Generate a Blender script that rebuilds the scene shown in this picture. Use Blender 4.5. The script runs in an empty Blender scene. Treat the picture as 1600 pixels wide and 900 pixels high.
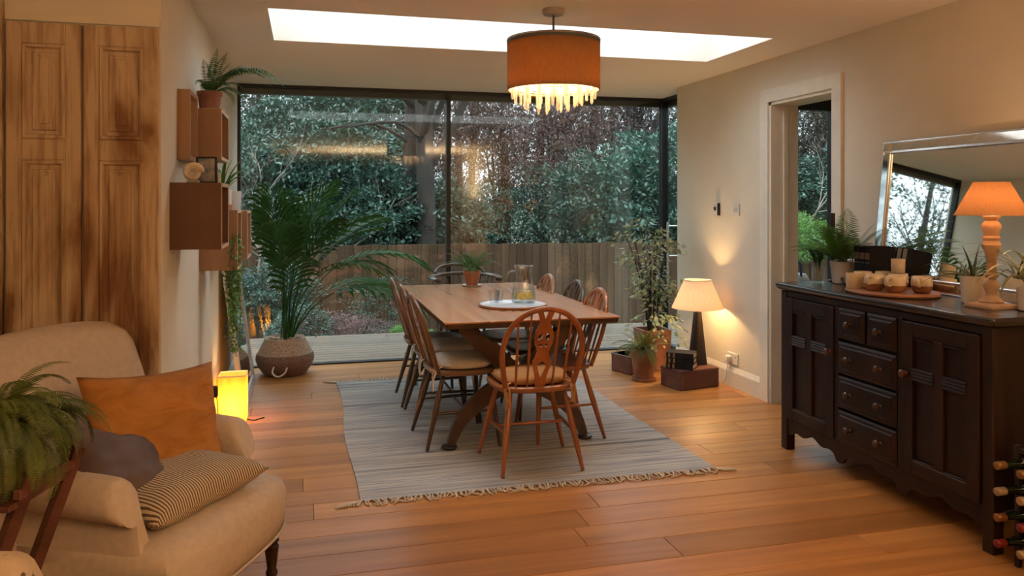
import bpy, bmesh, math, random
import numpy as np
from math import sin, cos, pi, radians as RAD
from mathutils import Vector as V, Matrix, Euler

C = bpy.context.scene.collection
# ------------------------------------------------------------------ camera
YAW = math.atan(322 / 1230.0)
cam_d = bpy.data.cameras.new('camera')
cam = bpy.data.objects.new('camera', cam_d)
C.objects.link(cam)
cam.location = (0, 0, 1.40)
cam.rotation_euler = (pi / 2, 0, -YAW)
cam_d.sensor_width = 36
cam_d.lens = 36 * 1230 / 1600.0
cam_d.shift_y = -(450 - 317) / 1600.0
cam_d.clip_start = 0.05
bpy.context.scene.camera = cam
# ------------------------------------------------------------------ view, sky
vs = bpy.context.scene.view_settings
vs.view_transform = 'Standard'
vs.look = 'None'
vs.gamma = 1
vs.use_curve_mapping = False
vs.exposure = 1.15
SKY_ZENITH = 3.1
wd = bpy.data.worlds.new('overcast_sky')
bpy.context.scene.world = wd
wd.use_nodes = True
nt = wd.node_tree
nt.nodes.clear()
_o = nt.nodes.new('ShaderNodeOutputWorld')
_b = nt.nodes.new('ShaderNodeBackground')
_tc = nt.nodes.new('ShaderNodeTexCoord')
_sx = nt.nodes.new('ShaderNodeSeparateXYZ')
_m = nt.nodes.new('ShaderNodeMapRange')          # overcast sky: (1 + 2 sin e) / 3
_m.inputs[1].default_value = 0
_m.inputs[2].default_value = 1
_m.inputs[3].default_value = SKY_ZENITH / 3
_m.inputs[4].default_value = SKY_ZENITH
nt.links.new(_tc.outputs['Generated'], _sx.inputs[0])
nt.links.new(_sx.outputs[2], _m.inputs[0])
nt.links.new(_m.outputs[0], _b.inputs[1])
_b.inputs[0].default_value = (0.84, 0.91, 1.0, 1)
nt.links.new(_b.outputs[0], _o.inputs[0])

WARM = (1.0, 0.62, 0.30)


def lamp(name, kind, loc, watt, col=WARM, size=0.04, rot=(0, 0, 0), parent=None):
    d = bpy.data.lights.new(name, kind)
    d.energy = watt
    d.color = col
    if kind == 'POINT':
        d.shadow_soft_size = size
    elif kind == 'AREA':
        d.shape = 'DISK'
        d.size = size
    elif kind == 'SPOT':
        d.shadow_soft_size = size
        d.spot_size = RAD(120)
        d.spot_blend = 0.8
    o = bpy.data.objects.new(name, d)
    C.objects.link(o)
    o.location = loc
    o.rotation_euler = rot
    if parent:
        o.parent = parent
    return o


# added warm fill: unseen discs behind the viewer, bounced off the ceiling
for i, (x, y, z) in enumerate(((0.9, -1.3, 1.45), (2.4, -0.9, 1.45))):
    lamp('added_fill', 'AREA', (x, y, z), 48, (1.0, 0.68, 0.38), 1.3, (pi, 0, 0))

# ------------------------------------------------------------------ materials


def _new(name):
    m = bpy.data.materials.new(name)
    m.use_nodes = True
    t = m.node_tree
    p = t.nodes['Principled BSDF']
    return m, t, p


def rgb(c):
    return (c[0], c[1], c[2], 1)


def hexc(h):
    h = h.lstrip('#')
    r = [int(h[i:i + 2], 16) / 255 for i in (0, 2, 4)]
    return tuple(x / 12.92 if x < .04045 else ((x + .055) / 1.055) ** 2.4 for x in r)


def nmat(name, c1, c2=None, rough=.5, scale=6, st=(1, 1, 1), detail=5, lo=.35, hi=.65, spec=.5, metal=0, bump=0,
         bscale=None, rnd=0, coat=0, sss=0, dist=0.0):
    """noise-mixed colour with per-object variation"""
    m, t, p = _new(name)
    L = t.links
    c2 = c2 or tuple(min(1, x * 1.15) for x in c1)
    tc = t.nodes.new('ShaderNodeTexCoord')
    oi = t.nodes.new('ShaderNodeObjectInfo')
    mp = t.nodes.new('ShaderNodeMapping')
    mp.inputs['Scale'].default_value = st
    add = t.nodes.new('ShaderNodeVectorMath')
    add.operation = 'ADD'
    mul = t.nodes.new('ShaderNodeMath')
    mul.operation = 'MULTIPLY'
    mul.inputs[1].default_value = 37.0 if rnd else 0.0
    L.new(oi.outputs['Random'], mul.inputs[0])
    L.new(tc.outputs['Object'], add.inputs[0])
    L.new(mul.outputs[0], add.inputs[1])
    L.new(add.outputs[0], mp.inputs[0])
    n = t.nodes.new('ShaderNodeTexNoise')
    n.inputs['Scale'].default_value = scale
    n.inputs['Detail'].default_value = detail
    n.inputs['Distortion'].default_value = dist
    L.new(mp.outputs[0], n.inputs[0])
    cr = t.nodes.new('ShaderNodeValToRGB')
    cr.color_ramp.elements[0].position = lo
    cr.color_ramp.elements[1].position = hi
    cr.color_ramp.elements[0].color = rgb(c1)
    cr.color_ramp.elements[1].color = rgb(c2)
    L.new(n.outputs[0], cr.inputs[0])
    out = cr.outputs[0]
    if rnd:
        hs = t.nodes.new('ShaderNodeHueSaturation')
        mr = t.nodes.new('ShaderNodeMapRange')
        mr.inputs[3].default_value = 1 - rnd
        mr.inputs[4].default_value = 1 + rnd
        L.new(oi.outputs['Random'], mr.inputs[0])
        L.new(mr.outputs[0], hs.inputs['Value'])
        L.new(out, hs.inputs['Color'])
        out = hs.outputs[0]
    L.new(out, p.inputs['Base Color'])
    p.inputs['Roughness'].default_value = rough
    p.inputs['Metallic'].default_value = metal
    p.inputs['Specular IOR Level'].default_value = spec
    p.inputs['Coat Weight'].default_value = coat
    if bump:
        b = t.nodes.new('ShaderNodeBump')
        b.inputs['Strength'].default_value = bump
        b.inputs['Distance'].default_value = 0.004
        if bscale:
            n2 = t.nodes.new('ShaderNodeTexNoise')
            n2.inputs['Scale'].default_value = bscale
            n2.inputs['Detail'].default_value = 3
            L.new(mp.outputs[0], n2.inputs[0])
            L.new(n2.outputs[0], b.inputs['Height'])
        else:
            L.new(n.outputs[0], b.inputs['Height'])
        L.new(b.outputs[0], p.inputs['Normal'])
    return m


def wood(name, c1, c2, axis=1, rough=.4, scale=9, rnd=.12, spec=.4, coat=0, bump=.12, lo=.3, hi=.7):
    st = [1, 1, 1]
    st[axis] = .07
    return nmat(name, c1, c2, rough, scale, tuple(st), 8, lo, hi, spec, 0, bump, None, rnd, coat, dist=1.2)


def plain(name, c, rough=.5, metal=0, spec=.5):
    return nmat(name, c, tuple(x * .93 for x in c), rough, 14, spec=spec, metal=metal)


def shade_mat(name, c, transl=.6, rough_c=None, scale=120):
    m, t, p = _new(name)
    L = t.links
    out = t.nodes['Material Output']
    d = t.nodes.new('ShaderNodeBsdfDiffuse')
    tr = t.nodes.new('ShaderNodeBsdfTranslucent')
    mx = t.nodes.new('ShaderNodeMixShader')
    mx.inputs[0].default_value = transl
    n = t.nodes.new('ShaderNodeTexNoise')
    n.inputs['Scale'].default_value = scale
    tc = t.nodes.new('ShaderNodeTexCoord')
    mp = t.nodes.new('ShaderNodeMapping')
    mp.inputs['Scale'].default_value = (1, 1, .25)
    L.new(tc.outputs['Object'], mp.inputs[0])
    L.new(mp.outputs[0], n.inputs[0])
    cr = t.nodes.new('ShaderNodeValToRGB')
    cr.color_ramp.elements[0].color = rgb(tuple(x * .88 for x in c))
    cr.color_ramp.elements[1].color = rgb(c)
    cr.color_ramp.elements[0].position = .3
    cr.color_ramp.elements[1].position = .6
    L.new(n.outputs[0], cr.inputs[0])
    L.new(cr.outputs[0], d.inputs[0])
    L.new(cr.outputs[0], tr.inputs[0])
    L.new(d.outputs[0], mx.inputs[1])
    L.new(tr.outputs[0], mx.inputs[2])
    L.new(mx.outputs[0], out.inputs[0])
    return m


def glass_mat(name, tint=(1, 1, 1), ior=1.45, rough=0.0, extra=0.0):
    m, t, p = _new(name)
    L = t.links
    out = t.nodes['Material Output']
    tr = t.nodes.new('ShaderNodeBsdfTransparent')
    tr.inputs[0].default_value = rgb(tint)
    g = t.nodes.new('ShaderNodeBsdfGlossy')
    g.inputs['Roughness'].default_value = rough
    f = t.nodes.new('ShaderNodeLayerWeight')          # facing term is the same on both sides of a pane
    f.inputs[0].default_value = .5
    pw = t.nodes.new('ShaderNodeMath')
    pw.operation = 'POWER'
    pw.inputs[1].default_value = 5
    L.new(f.outputs['Facing'], pw.inputs[0])
    mx = t.nodes.new('ShaderNodeMixShader')
    ad = t.nodes.new('ShaderNodeMath')
    ad.operation = 'MULTIPLY_ADD'
    f0 = ((ior - 1) / (ior + 1)) ** 2 + extra
    ad.inputs[1].default_value = 1 - f0
    ad.inputs[2].default_value = f0
    L.new(pw.outputs[0], ad.inputs[0])
    L.new(ad.outputs[0], mx.inputs[0])
    L.new(tr.outputs[0], mx.inputs[1])
    L.new(g.outputs[0], mx.inputs[2])
    L.new(mx.outputs[0], out.inputs[0])
    return m


def crystal_mat():
    m = glass_mat('cut_crystal', (.98, .96, .92), 1.6, .10, .18)
    t = m.node_tree
    out = t.nodes['Material Output']
    src = out.inputs[0].links[0].from_socket
    tr = t.nodes.new('ShaderNodeBsdfTranslucent')
    tr.inputs[0].default_value = (.95, .92, .85, 1)
    df = t.nodes.new('ShaderNodeBsdfDiffuse')
    df.inputs[0].default_value = (.95, .92, .85, 1)
    m1 = t.nodes.new('ShaderNodeMixShader')
    m2 = t.nodes.new('ShaderNodeMixShader')
    m2.inputs[0].default_value = .45
    t.links.new(tr.outputs[0], m1.inputs[1])
    t.links.new(df.outputs[0], m1.inputs[2])
    t.links.new(src, m2.inputs[1])
    t.links.new(m1.outputs[0], m2.inputs[2])
    t.links.new(m2.outputs[0], out.inputs[0])
    return m


def leaf_mat(name, c1, c2, rough=.4, rnd=.2, scale=1.5, transl=.25, spec=.5):
    m = nmat(name, c1, c2, rough, scale, detail=6, lo=.3, hi=.7, rnd=rnd, spec=spec)
    t = m.node_tree
    p = t.nodes['Principled BSDF']
    if transl:
        src = p.inputs['Base Color'].links[0].from_socket
        tr = t.nodes.new('ShaderNodeBsdfTranslucent')
        mx = t.nodes.new('ShaderNodeMixShader')
        mx.inputs[0].default_value = transl
        t.links.new(src, tr.inputs[0])
        t.links.new(p.outputs[0], mx.inputs[1])
        t.links.new(tr.outputs[0], mx.inputs[2])
        t.links.new(mx.outputs[0], t.nodes['Material Output'].inputs[0])
    return m


def emit(name, c, s):
    m, t, p = _new(name)
    p.inputs['Base Color'].default_value = rgb(c)
    p.inputs['Emission Color'].default_value = rgb(c)
    p.inputs['Emission Strength'].default_value = s
    return m


M = {}
M['wall'] = nmat('cream_wall_paint', (.66, .60, .48), (.69, .63, .51), .75, 3, bump=.05, bscale=90, spec=.2)
M['ceiling'] = nmat('white_ceiling_paint', (.80, .75, .67), (.82, .77, .69), .8, 2, spec=.2)
M['white'] = plain('white_gloss_paint', (.74, .69, .58), .35)
M['floor'] = wood('oiled_oak', (.31, .122, .030), (.52, .235, .068), 0, .34, 7, .17, .5, 0, .15)
M['knot'] = plain('dark_gap', (.05, .025, .012), .8)
M['deck'] = wood('weathered_deck', (.082, .060, .040), (.145, .110, .078), 0, .6, 7, .2, .4)
M['fence'] = wood('fence_board', (.050, .027, .014), (.105, .058, .032), 2, .8, 8, .28, .2)
M['black'] = plain('black_metal', (.012, .012, .014), .4)
M['fascia'] = plain('brown_fascia', (.09, .065, .05), .5)
M['glass'] = glass_mat('window_glass', (.84, .885, .875), 1.5, 0.0, .03)
M['skyglass'] = glass_mat('skylight_glass', (.98, .99, .99), 1.45)

M['crystal'] = crystal_mat()
M['tumbler'] = glass_mat('drinking_glass', (.97, .98, .98), 1.5, 0.02, .05)
M['water'] = glass_mat('water', (.93, .96, .95), 1.2, 0.0, 0.0)
M['mirror'] = nmat('silvered_glass', (.86, .88, .87), (.88, .9, .89), .015, 3, metal=1)
M['bevelmirror'] = nmat('bevelled_glass', (.80, .82, .82), (.9, .92, .92), .06, 30, metal=1)
M['chrome'] = plain('chrome', (.8, .8, .8), .15, 1)
M['orange_wood'] = wood('orange_elm', (.22, .062, .016), (.36, .115, .032), 2, .3, 10, .05, .5, .2)
M['orange_seat'] = wood('orange_elm_seat', (.22, .07, .02), (.36, .13, .04), 1, .3, 8, .05, .5, .2)
M['dark_wood'] = wood('dark_elm', (.050, .024, .012), (.10, .050, .024), 2, .3, 10, .1, .5, .2)
M['pale_wood'] = wood('pale_elm', (.26, .105, .042), (.38, .17, .075), 2, .3, 10, .05, .5, .2)
M['mid_wood'] = wood('brown_elm', (.12, .046, .018), (.21, .088, .036), 2, .3, 10, .05, .5, .2)
M['mid_seat'] = wood('brown_elm_seat', (.16, .08, .04), (.27, .15, .075), 1, .3, 8, .05, .5, .2)
M['table'] = wood('table_elm', (.37, .165, .070), (.52, .26, .12), 1, .27, 6, .04, .5, .15)
M['tabledark'] = wood('table_edge', (.045, .02, .01), (.09, .04, .02), 1, .35, 8, .04, .5)
M['sideboard'] = wood('blackened_oak', (.010, .0040, .0028), (.026, .0098, .0062), 2, .42, 9, .2, .3, .05)
M['sidetop'] = wood('blackened_oak_top', (.012, .007, .005), (.032, .018, .013), 1, .25, 7, .1, .6, .25)
M['knob'] = plain('dark_turned_knob', (.05, .02, .012), .25)
M['redknob'] = plain('reddish_turned_knob', (.10, .032, .02), .25)
M['oakbox'] = wood('oak_veneer', (.27, .150, .078), (.37, .22, .125), 2, .45, 8, .06, .4)
M['walnutbox'] = wood('walnut_veneer', (.11, .055, .035), (.165, .086, .056), 2, .4, 6, .05, .4)
M['edge'] = plain('pale_box_edge', (.55, .42, .28), .5)
M['terracotta'] = nmat('terracotta', (.36, .12, .055), (.45, .17, .09), .75, 12, rnd=.05)
M['oldterra'] = nmat('aged_terracotta', (.20, .085, .05), (.33, .15, .10), .8, 9)
M['soil'] = nmat('soil', (.03, .02, .013), (.08, .055, .035), .95, 60)
M['whitepot'] = plain('white_ceramic', (.60, .56, .50), .35)
M['greypot'] = plain('grey_ceramic', (.45, .42, .38), .5)
M['linen'] = nmat('beige_linen', (.50, .405, .315), (.56, .455, .36), .9, 40, bump=.25, bscale=500, spec=.15)
M['mustard'] = nmat('mustard_velvet', (.34, .145, .034), (.46, .205, .052), .8, 6, (1, 2.2, 1), bump=.45, spec=.25, dist=1.0)
[n for n in M['mustard'].node_tree.nodes if n.type == 'BUMP'][0].inputs['Distance'].default_value = .05
M['taupe'] = nmat('taupe_velvet', (.080, .052, .048), (.13, .09, .085), .6, 6, spec=.4)
M['tan'] = nmat('tan_cotton', (.34, .17, .062), (.41, .215, .085), .9, 30, bump=.2, bscale=300, spec=.1)
M['ecru'] = nmat('ecru_cotton', (.60, .52, .42), (.66, .59, .50), .9, 30, spec=.1)
M['palm'] = leaf_mat('kentia_green', (.020, .068, .013), (.052, .145, .030), .5, .25, spec=.22)
M['fern'] = leaf_mat('fern_green', (.045, .12, .02), (.10, .22, .045), .5, .25, 3)
M['gfern'] = leaf_mat('lit_fern_green', (.08, .20, .03), (.16, .33, .06), .5, .2, 3)
M['dfern'] = leaf_mat('dark_fern_green', (.02, .07, .015), (.05, .14, .03), .5, .25, 3)
M['yfern'] = leaf_mat('olive_fern_green', (.07, .115, .018), (.17, .21, .05), .5, .2, 3)
M['spider'] = leaf_mat('striped_spider_leaf', (.16, .22, .06), (.48, .42, .20), .45, .2, 30)
M['aloe'] = nmat('aloe_green', (.035, .05, .03), (.08, .11, .06), .45, 12)
M['ficus'] = leaf_mat('variegated_ficus', (.09, .17, .06), (.48, .49, .30), .4, .2, 14)
M['trail'] = leaf_mat('trailing_green', (.09, .21, .04), (.22, .40, .10), .5, .2, 10)
M['bark'] = nmat('bark', (.018, .015, .012), (.045, .036, .028), .9, 7, (1, 1, .25), bump=.6)
M['palebark'] = nmat('pale_bark', (.22, .18, .14), (.35, .30, .25), .9, 7)
M['stem'] = plain('green_stem', (.07, .12, .03), .5)
M['black_cloth'] = nmat('black_book_cloth', (.006, .007, .009), (.012, .013, .017), .65, 40, spec=.2)
M['gold'] = plain('dull_gilt', (.30, .18, .07), .4, .3)
M['paper'] = plain('page_edges', (.52, .42, .30), .8)
M['crate'] = wood('red_stained_wood', (.075, .028, .02), (.17, .066, .045), 0, .5, 8, .15, .4)
M['plastic'] = plain('white_plastic', (.68, .64, .56), .35)
M['blackplastic'] = plain('black_plastic', (.012, .012, .012), .4)

# ------------------------------------------------------------------ mesh helpers


def ob(name, bm, mat=None, parent=None, smooth=None, kind=None):
    if isinstance(bm, bmesh.types.BMesh):
        me = bpy.data.meshes.new(name)
        bmesh.ops.recalc_face_normals(bm, faces=bm.faces)
        bm.to_mesh(me)
        bm.free()
    else:
        me = bm
    if mat is not None and len(me.materials) == 0:
        for x in (mat if isinstance(mat, (list, tuple)) else [mat]):
            me.materials.append(M[x] if isinstance(x, str) else x)
    if smooth is not None:
        me.shade_smooth()
        if smooth < 180:
            me.set_sharp_from_angle(angle=RAD(smooth))
    o = bpy.data.objects.new(name, me)
    C.objects.link(o)
    if parent:
        o.parent = parent
    if kind:
        o['kind'] = kind
    return o


def tag(o, label, cat, group=None, kind=None):
    o['label'] = label
    o['category'] = cat
    if group:
        o['group'] = group
    if kind:
        o['kind'] = kind
    return o


def thing(name, label, cat, loc=(0, 0, 0), rz=0, group=None):
    o = bpy.data.objects.new(name, None)
    o.empty_display_size = .1
    C.objects.link(o)
    o.location = loc
    o.rotation_euler = (0, 0, rz)
    return tag(o, label, cat, group)


def copy_tree(o, parent=None):
    c = o.copy()
    C.objects.link(c)
    if parent:
        c.parent = parent
    for ch in list(o.children):
        copy_tree(ch, c)
    return c


def bx(bm, c, s, bevel=0, mat=None, seg=1):
    """box centred at c of size s (optionally through matrix mat)"""
    r = bmesh.ops.create_cube(bm, size=1)
    vs_ = r['verts']
    for v in vs_:
        v.co = V((v.co.x * s[0], v.co.y * s[1], v.co.z * s[2]))
    if bevel:
        es = {e for v in vs_ for e in v.link_edges}
        rr = bmesh.ops.bevel(bm, geom=list(es), offset=bevel, segments=seg, affect='EDGES', profile=.5)
        vs_ = list({v for f in rr['faces'] for v in f.verts} | {v for v in vs_ if v.is_valid})
    T = Matrix.Translation(V(c))
    if mat is not None:
        T = T @ mat.to_4x4()
    for v in vs_:
        v.co = T @ v.co
    return vs_


def boxbm(c, s, bevel=0, mat=None, seg=1):
    bm = bmesh.new()
    bx(bm, c, s, bevel, mat, seg)
    return bm


def loft(bm, rings, cap0=True, cap1=True, close=True, closeloop=False):
    vr = [[bm.verts.new(p) for p in r] for r in rings]
    n = len(vr[0])
    m = len(vr)
    for i in range(m - (0 if closeloop else 1)):
        a, b = vr[i], vr[(i + 1) % m]
        for j in range(n if close else n - 1):
            k = (j + 1) % n
            bm.faces.new((a[j], a[k], b[k], b[j]))
    if not closeloop:
        if cap0:
            bm.faces.new(list(reversed(vr[0])))
        if cap1:
            bm.faces.new(vr[-1])
    return vr


def lathe(bm, prof, seg=24, c=(0, 0, 0), cap0=True, cap1=True):
    rings = []
    for r, z in prof:
        rings.append([(c[0] + max(r, 1e-4) * cos(2 * pi * i / seg), c[1] + max(r, 1e-4) * sin(2 * pi * i / seg), c[2] + z)
                      for i in range(seg)])
    return loft(bm, rings, cap0, cap1)


def lathebm(prof, seg=24, c=(0, 0, 0), cap0=True, cap1=True):
    bm = bmesh.new()
    lathe(bm, prof, seg, c, cap0, cap1)
    return bm


def smoothpath(pts, n=4):
    pts = [V(p) for p in pts]
    if len(pts) < 3:
        return pts
    out = []
    for i in range(len(pts) - 1):
        p0 = pts[max(i - 1, 0)]
        p1 = pts[i]
        p2 = pts[i + 1]
        p3 = pts[min(i + 2, len(pts) - 1)]
        for k in range(n):
            t = k / n
            out.append(.5 * ((2 * p1) + (p2 - p0) * t + (2 * p0 - 5 * p1 + 4 * p2 - p3) * t * t + (3 * p1 - p0 - 3 * p2 + p3) * t ** 3))
    out.append(pts[-1])
    return out


def tube(bm, pts, r, seg=8, smooth=0, flat=None):
    """sweep a circle (or a flat ellipse) along pts; r number or list (interpolated)"""
    n0 = len(pts)
    rs = list(r) if isinstance(r, (list, tuple)) else [r] * n0
    P_ = smoothpath(pts, smooth) if smooth else [V(p) for p in pts]
    if smooth and len(P_) != n0:
        rs = [float(x) for x in np.interp(np.linspace(0, 1, len(P_)), np.linspace(0, 1, n0), rs)]
    up = None
    rings = []
    for i, p in enumerate(P_):
        t = (P_[min(i + 1, len(P_) - 1)] - P_[max(i - 1, 0)])
        if t.length < 1e-9:
            t = V((0, 0, 1))
        t.normalize()
        if up is None:
            up = V((0, 0, 1)) if abs(t.z) < .9 else V((0, 1, 0))
        up = (up - t * up.dot(t))
        up.normalize()
        sd = t.cross(up)
        a, b = (1, 1) if flat is None else flat
        rings.append([p + (sd * cos(2 * pi * k / seg) * a + up * sin(2 * pi * k / seg) * b) * rs[i] for k in range(seg)])
    loft(bm, rings)
    return bm


def tubebm(pts, r, seg=8, smooth=0, flat=None):
    return tube(bmesh.new(), pts, r, seg, smooth, flat)


def rrect(w, d, r, n=5, cx=0, cy=0, z=0):
    out = []
    for (sx, sy, a0) in ((1, 1, 0), (-1, 1, pi / 2), (-1, -1, pi), (1, -1, 3 * pi / 2)):
        for k in range(n + 1):
            a = a0 + pi / 2 * k / n
            out.append((cx + sx * (w / 2 - r) + r * cos(a), cy + sy * (d / 2 - r) + r * sin(a), z))
    return out


def superel(a, b, n=24, e=2.5, z=0, cx=0, cy=0):
    out = []
    for k in range(n):
        t = 2 * pi * k / n
        c_, s_ = cos(t), sin(t)
        out.append((cx + a * math.copysign(abs(c_) ** (2 / e), c_), cy + b * math.copysign(abs(s_) ** (2 / e), s_), z))
    return out


def mesh_np(name, verts, faces_flat, sizes):
    me = bpy.data.meshes.new(name)
    nv = len(verts)
    me.vertices.add(nv)
    me.vertices.foreach_set('co', np.asarray(verts, np.float32).ravel())
    me.loops.add(len(faces_flat))
    me.loops.foreach_set('vertex_index', np.asarray(faces_flat, np.int32))
    me.polygons.add(len(sizes))
    st = np.concatenate(([0], np.cumsum(sizes)[:-1])).astype(np.int32)
    me.polygons.foreach_set('loop_start', st)
    me.polygons.foreach_set('loop_total', np.asarray(sizes, np.int32))
    me.update(calc_edges=True)
    return me


def leaf_mesh(name, pos, dirs, nor, L, W):
    """diamond leaves from arrays"""
    n = len(pos)
    side = np.cross(dirs, nor)
    side /= np.linalg.norm(side, axis=1, keepdims=True) + 1e-9
    L = np.broadcast_to(np.asarray(L, float).reshape(-1, 1), (n, 1))
    W = np.broadcast_to(np.asarray(W, float).reshape(-1, 1), (n, 1))
    mid = pos + dirs * L * .45 - nor * L * .04
    v = np.stack([pos, mid + side * W * .5, pos + dirs * L, mid - side * W * .5], axis=1).reshape(-1, 3)
    f = np.arange(4 * n)
    return mesh_np(name, v, f, np.full(n, 4))


def unit(a):
    return a / (np.linalg.norm(a, axis=-1, keepdims=True) + 1e-9)


# ================================================================== STRUCTURE
XL, XR, YB, ZC = -0.56, 3.15, 7.03, 2.41
YCUP = 3.40
XL2, YBACK = -1.75, -8.0


def struct(name, bm, mat, smooth=None):
    o = ob(name, bm, mat, None, smooth)
    o['kind'] = 'structure'
    return o


def minmax(bm, a, b):
    bx(bm, [(a[i] + b[i]) / 2 for i in range(3)], [b[i] - a[i] for i in range(3)])


bm = bmesh.new()
minmax(bm, (XL2 - .1, YBACK - .1, -.20), (4.9, YB + .06, -.021))
floor = struct('floor', bm, 'knot')
random.seed(3)
y = 1.55
row = 0
while y < YB - .001:
    w = min(.185, YB + .0 - y)
    x = XL2 + random.uniform(-1.6, -.2)
    y1 = y + w
    xe = 4.85 if y > 3.9 and y < 6.2 else XR + .24
    while x < xe:
        ln = random.uniform(1.5, 2.5)
        a, b = max(x, XL2), min(x + ln, xe)
        x += ln
        if b - a < .12:
            continue
        if y > 3.45 and b < XL:
            continue
        if y > 3.45:
            a = max(a, XL - .05)
        bm = bmesh.new()
        bx(bm, (0, 0, 0), (b - a - .0022, w - .003, .021), .0016)
        o = ob('plank', bm, 'floor', floor)
        o.location = ((a + b) / 2, (y + y1) / 2, -.0105)
    y = y1
    row += 1
# near part of the room, behind and below the view
bm = bmesh.new()
minmax(bm, (XL2, YBACK, -.021), (XR, 1.55, 0))
o = ob('floor_boards', bm, 'floor', floor)

bm = bmesh.new()      # left wall by the window
minmax(bm, (XL - .2, YCUP, -.02), (XL, YB + .1, ZC))
struct('wall_left', bm, 'wall')
bm = bmesh.new()
minmax(bm, (XL2 - .2, YCUP + .001, -.02), (XL - .2, YCUP + .2, ZC))
struct('wall_alcove', bm, 'wall')
bm = bmesh.new()
minmax(bm, (XL2 - .2, YBACK - .1, -.02), (XL2, YCUP + .001, ZC))
struct('wall_near', bm, 'wall')
DY0, DY1, DZ = 4.19, 4.885, 2.105
YE = 6.31
bm = bmesh.new()
minmax(bm, (XR, YBACK - .1, -.02), (XR + .2, DY0, ZC))
minmax(bm, (XR, DY1, -.02), (XR + .2, YE, ZC))
minmax(bm, (XR, DY0, DZ), (XR + .2, DY1, ZC))
struct('wall_right', bm, 'wall')
bm = bmesh.new()
minmax(bm, (XL2 - .2, YBACK - .2, -.02), (XR + .2, YBACK, ZC))
struct('wall_back', bm, plain('darkened_unseen_wall', (.06, .065, .07), .6))  # unseen wall darkened so the window glass reflects less of its glow

# ceiling with the skylight well cut through it
SX0, SX1, SY0, SY1 = -.192, 2.775, 4.27, 5.10
CT = ZC + .40
bm = bmesh.new()
xs = [XL2 - .25, SX0, SX1, 3.47]
ys = [YBACK - .25, SY0, SY1, YB + .16]
for z in (ZC, CT):
    g = [[bm.verts.new((xx, yy, z)) for xx in xs] for yy in ys]
    for j in range(3):
        for i in range(3):
            if (i, j) != (1, 1):
                bm.faces.new((g[j][i], g[j][i + 1], g[j + 1][i + 1], g[j + 1][i]))
bm.verts.ensure_lookup_table()


def vid(z, j, i):
    return bm.verts[z * 16 + j * 4 + i]


loop_o = [(0, 0), (0, 1), (0, 2), (0, 3), (1, 3), (2, 3), (3, 3), (3, 2), (3, 1), (3, 0), (2, 0), (1, 0)]
loop_i = [(1, 1), (1, 2), (2, 2), (2, 1)]
for lp in (loop_o, loop_i):
    for k in range(len(lp)):
        a, b = lp[k], lp[(k + 1) % len(lp)]
        bm.faces.new((vid(0, *a), vid(0, *b), vid(1, *b), vid(1, *a)))
struct('ceiling', bm, 'ceiling')


def window(name):
    o = bpy.data.objects.new(name, None)
    C.objects.link(o)
    o['kind'] = 'structure'
    return o


sk = window('window_3')
bm = bmesh.new()
minmax(bm, (SX0 - .03, SY0 - .03, CT + .002), (SX1 + .03, SY1 + .03, CT + .022))
ob('glass', bm, 'skyglass', sk)
bm = bmesh.new()
for a, b in (((SX0 - .09, SY0 - .09, CT), (SX0 - .03, SY1 + .09, CT + .04)), ((SX1 + .03, SY0 - .09, CT), (SX1 + .09, SY1 + .09, CT + .04)),
             ((SX0 - .03, SY0 - .09, CT), (SX1 + .03, SY0 - .03, CT + .04)), ((SX0 - .03, SY1 + .03, CT), (SX1 + .03, SY1 + .09, CT + .04))):
    minmax(bm, a, b)
ob('frame', bm, 'black', sk)

# big corner window
w1 = window('window_1')
XS = 3.37            # side glass
XM = 1.245           # mullion x (image column 728)
HD = .035
bm = bmesh.new()
minmax(bm, (XL, YB - .02, ZC - .028), (XS + .03, YB + .03, ZC))
ob('head_frame', bm, 'black', w1)
bm = bmesh.new()
minmax(bm, (XL, YB + .03, ZC - .075), (XS + .09, YB + .11, ZC))
ob('fascia', bm, 'fascia', w1)
for n_, a, b in (('jamb', (XL, YB - .02, 0), (XL + .025, YB + .05, ZC - .028)),
                 ('mullion', (XM - .018, YB - .025, .012), (XM + .018, YB + .05, ZC - .028)),
                 ('threshold', (XL, YB - .03, -.02), (XS + .03, YB + .05, .012)),
                 ('corner_post', (XS - .035, YB - .03, .012), (XS + .03, YB + .05, ZC - .028))):
    bm = bmesh.new()
    minmax(bm, a, b)
    ob(n_, bm, 'black', w1)
for a, b in ((XL + .025, XM - .018), (XM + .018, XS - .035)):
    bm = bmesh.new()
    minmax(bm, (a, YB, .012), (b, YB + .02, ZC - .028))
    ob('glass', bm, 'glass', w1)
w2 = window('window_2')
bm = bmesh.new()
minmax(bm, (XS - .01, YE + .02, .012), (XS + .01, YB - .03, ZC - .028))
ob('glass', bm, 'glass', w2)
for n_, a, b in (('head_frame', (XS - .03, YE, ZC - .028), (XS + .03, YB - .02, ZC)),
                 ('threshold', (XS - .03, YE, -.02), (XS + .03, YB - .03, .05)),
                 ('jamb', (XS - .02, YE, .05), (XS + .03, YE + .02, ZC - .028))):
    bm = bmesh.new()
    minmax(bm, a, b)
    ob(n_, bm, 'black', w2)
bm = bmesh.new()
minmax(bm, (XS + .03, YE, ZC - .075), (XS + .09, YB + .03, ZC))
ob('fascia', bm, 'fascia', w2)
for dx in (-.075, .075):     # chrome pull handles each side of the glass door
    h = tubebm([(XS + dx, 6.80, .55), (XS + dx, 6.80, 1.22)], .012, 10)
    tube(h, [(XS, 6.80, 1.18), (XS + dx, 6.80, 1.18)], .007, 8)
    tube(h, [(XS, 6.80, .90), (XS + dx, 6.80, .90)], .007, 8)
    ob('handle', h, 'chrome', w2, 40)

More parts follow.
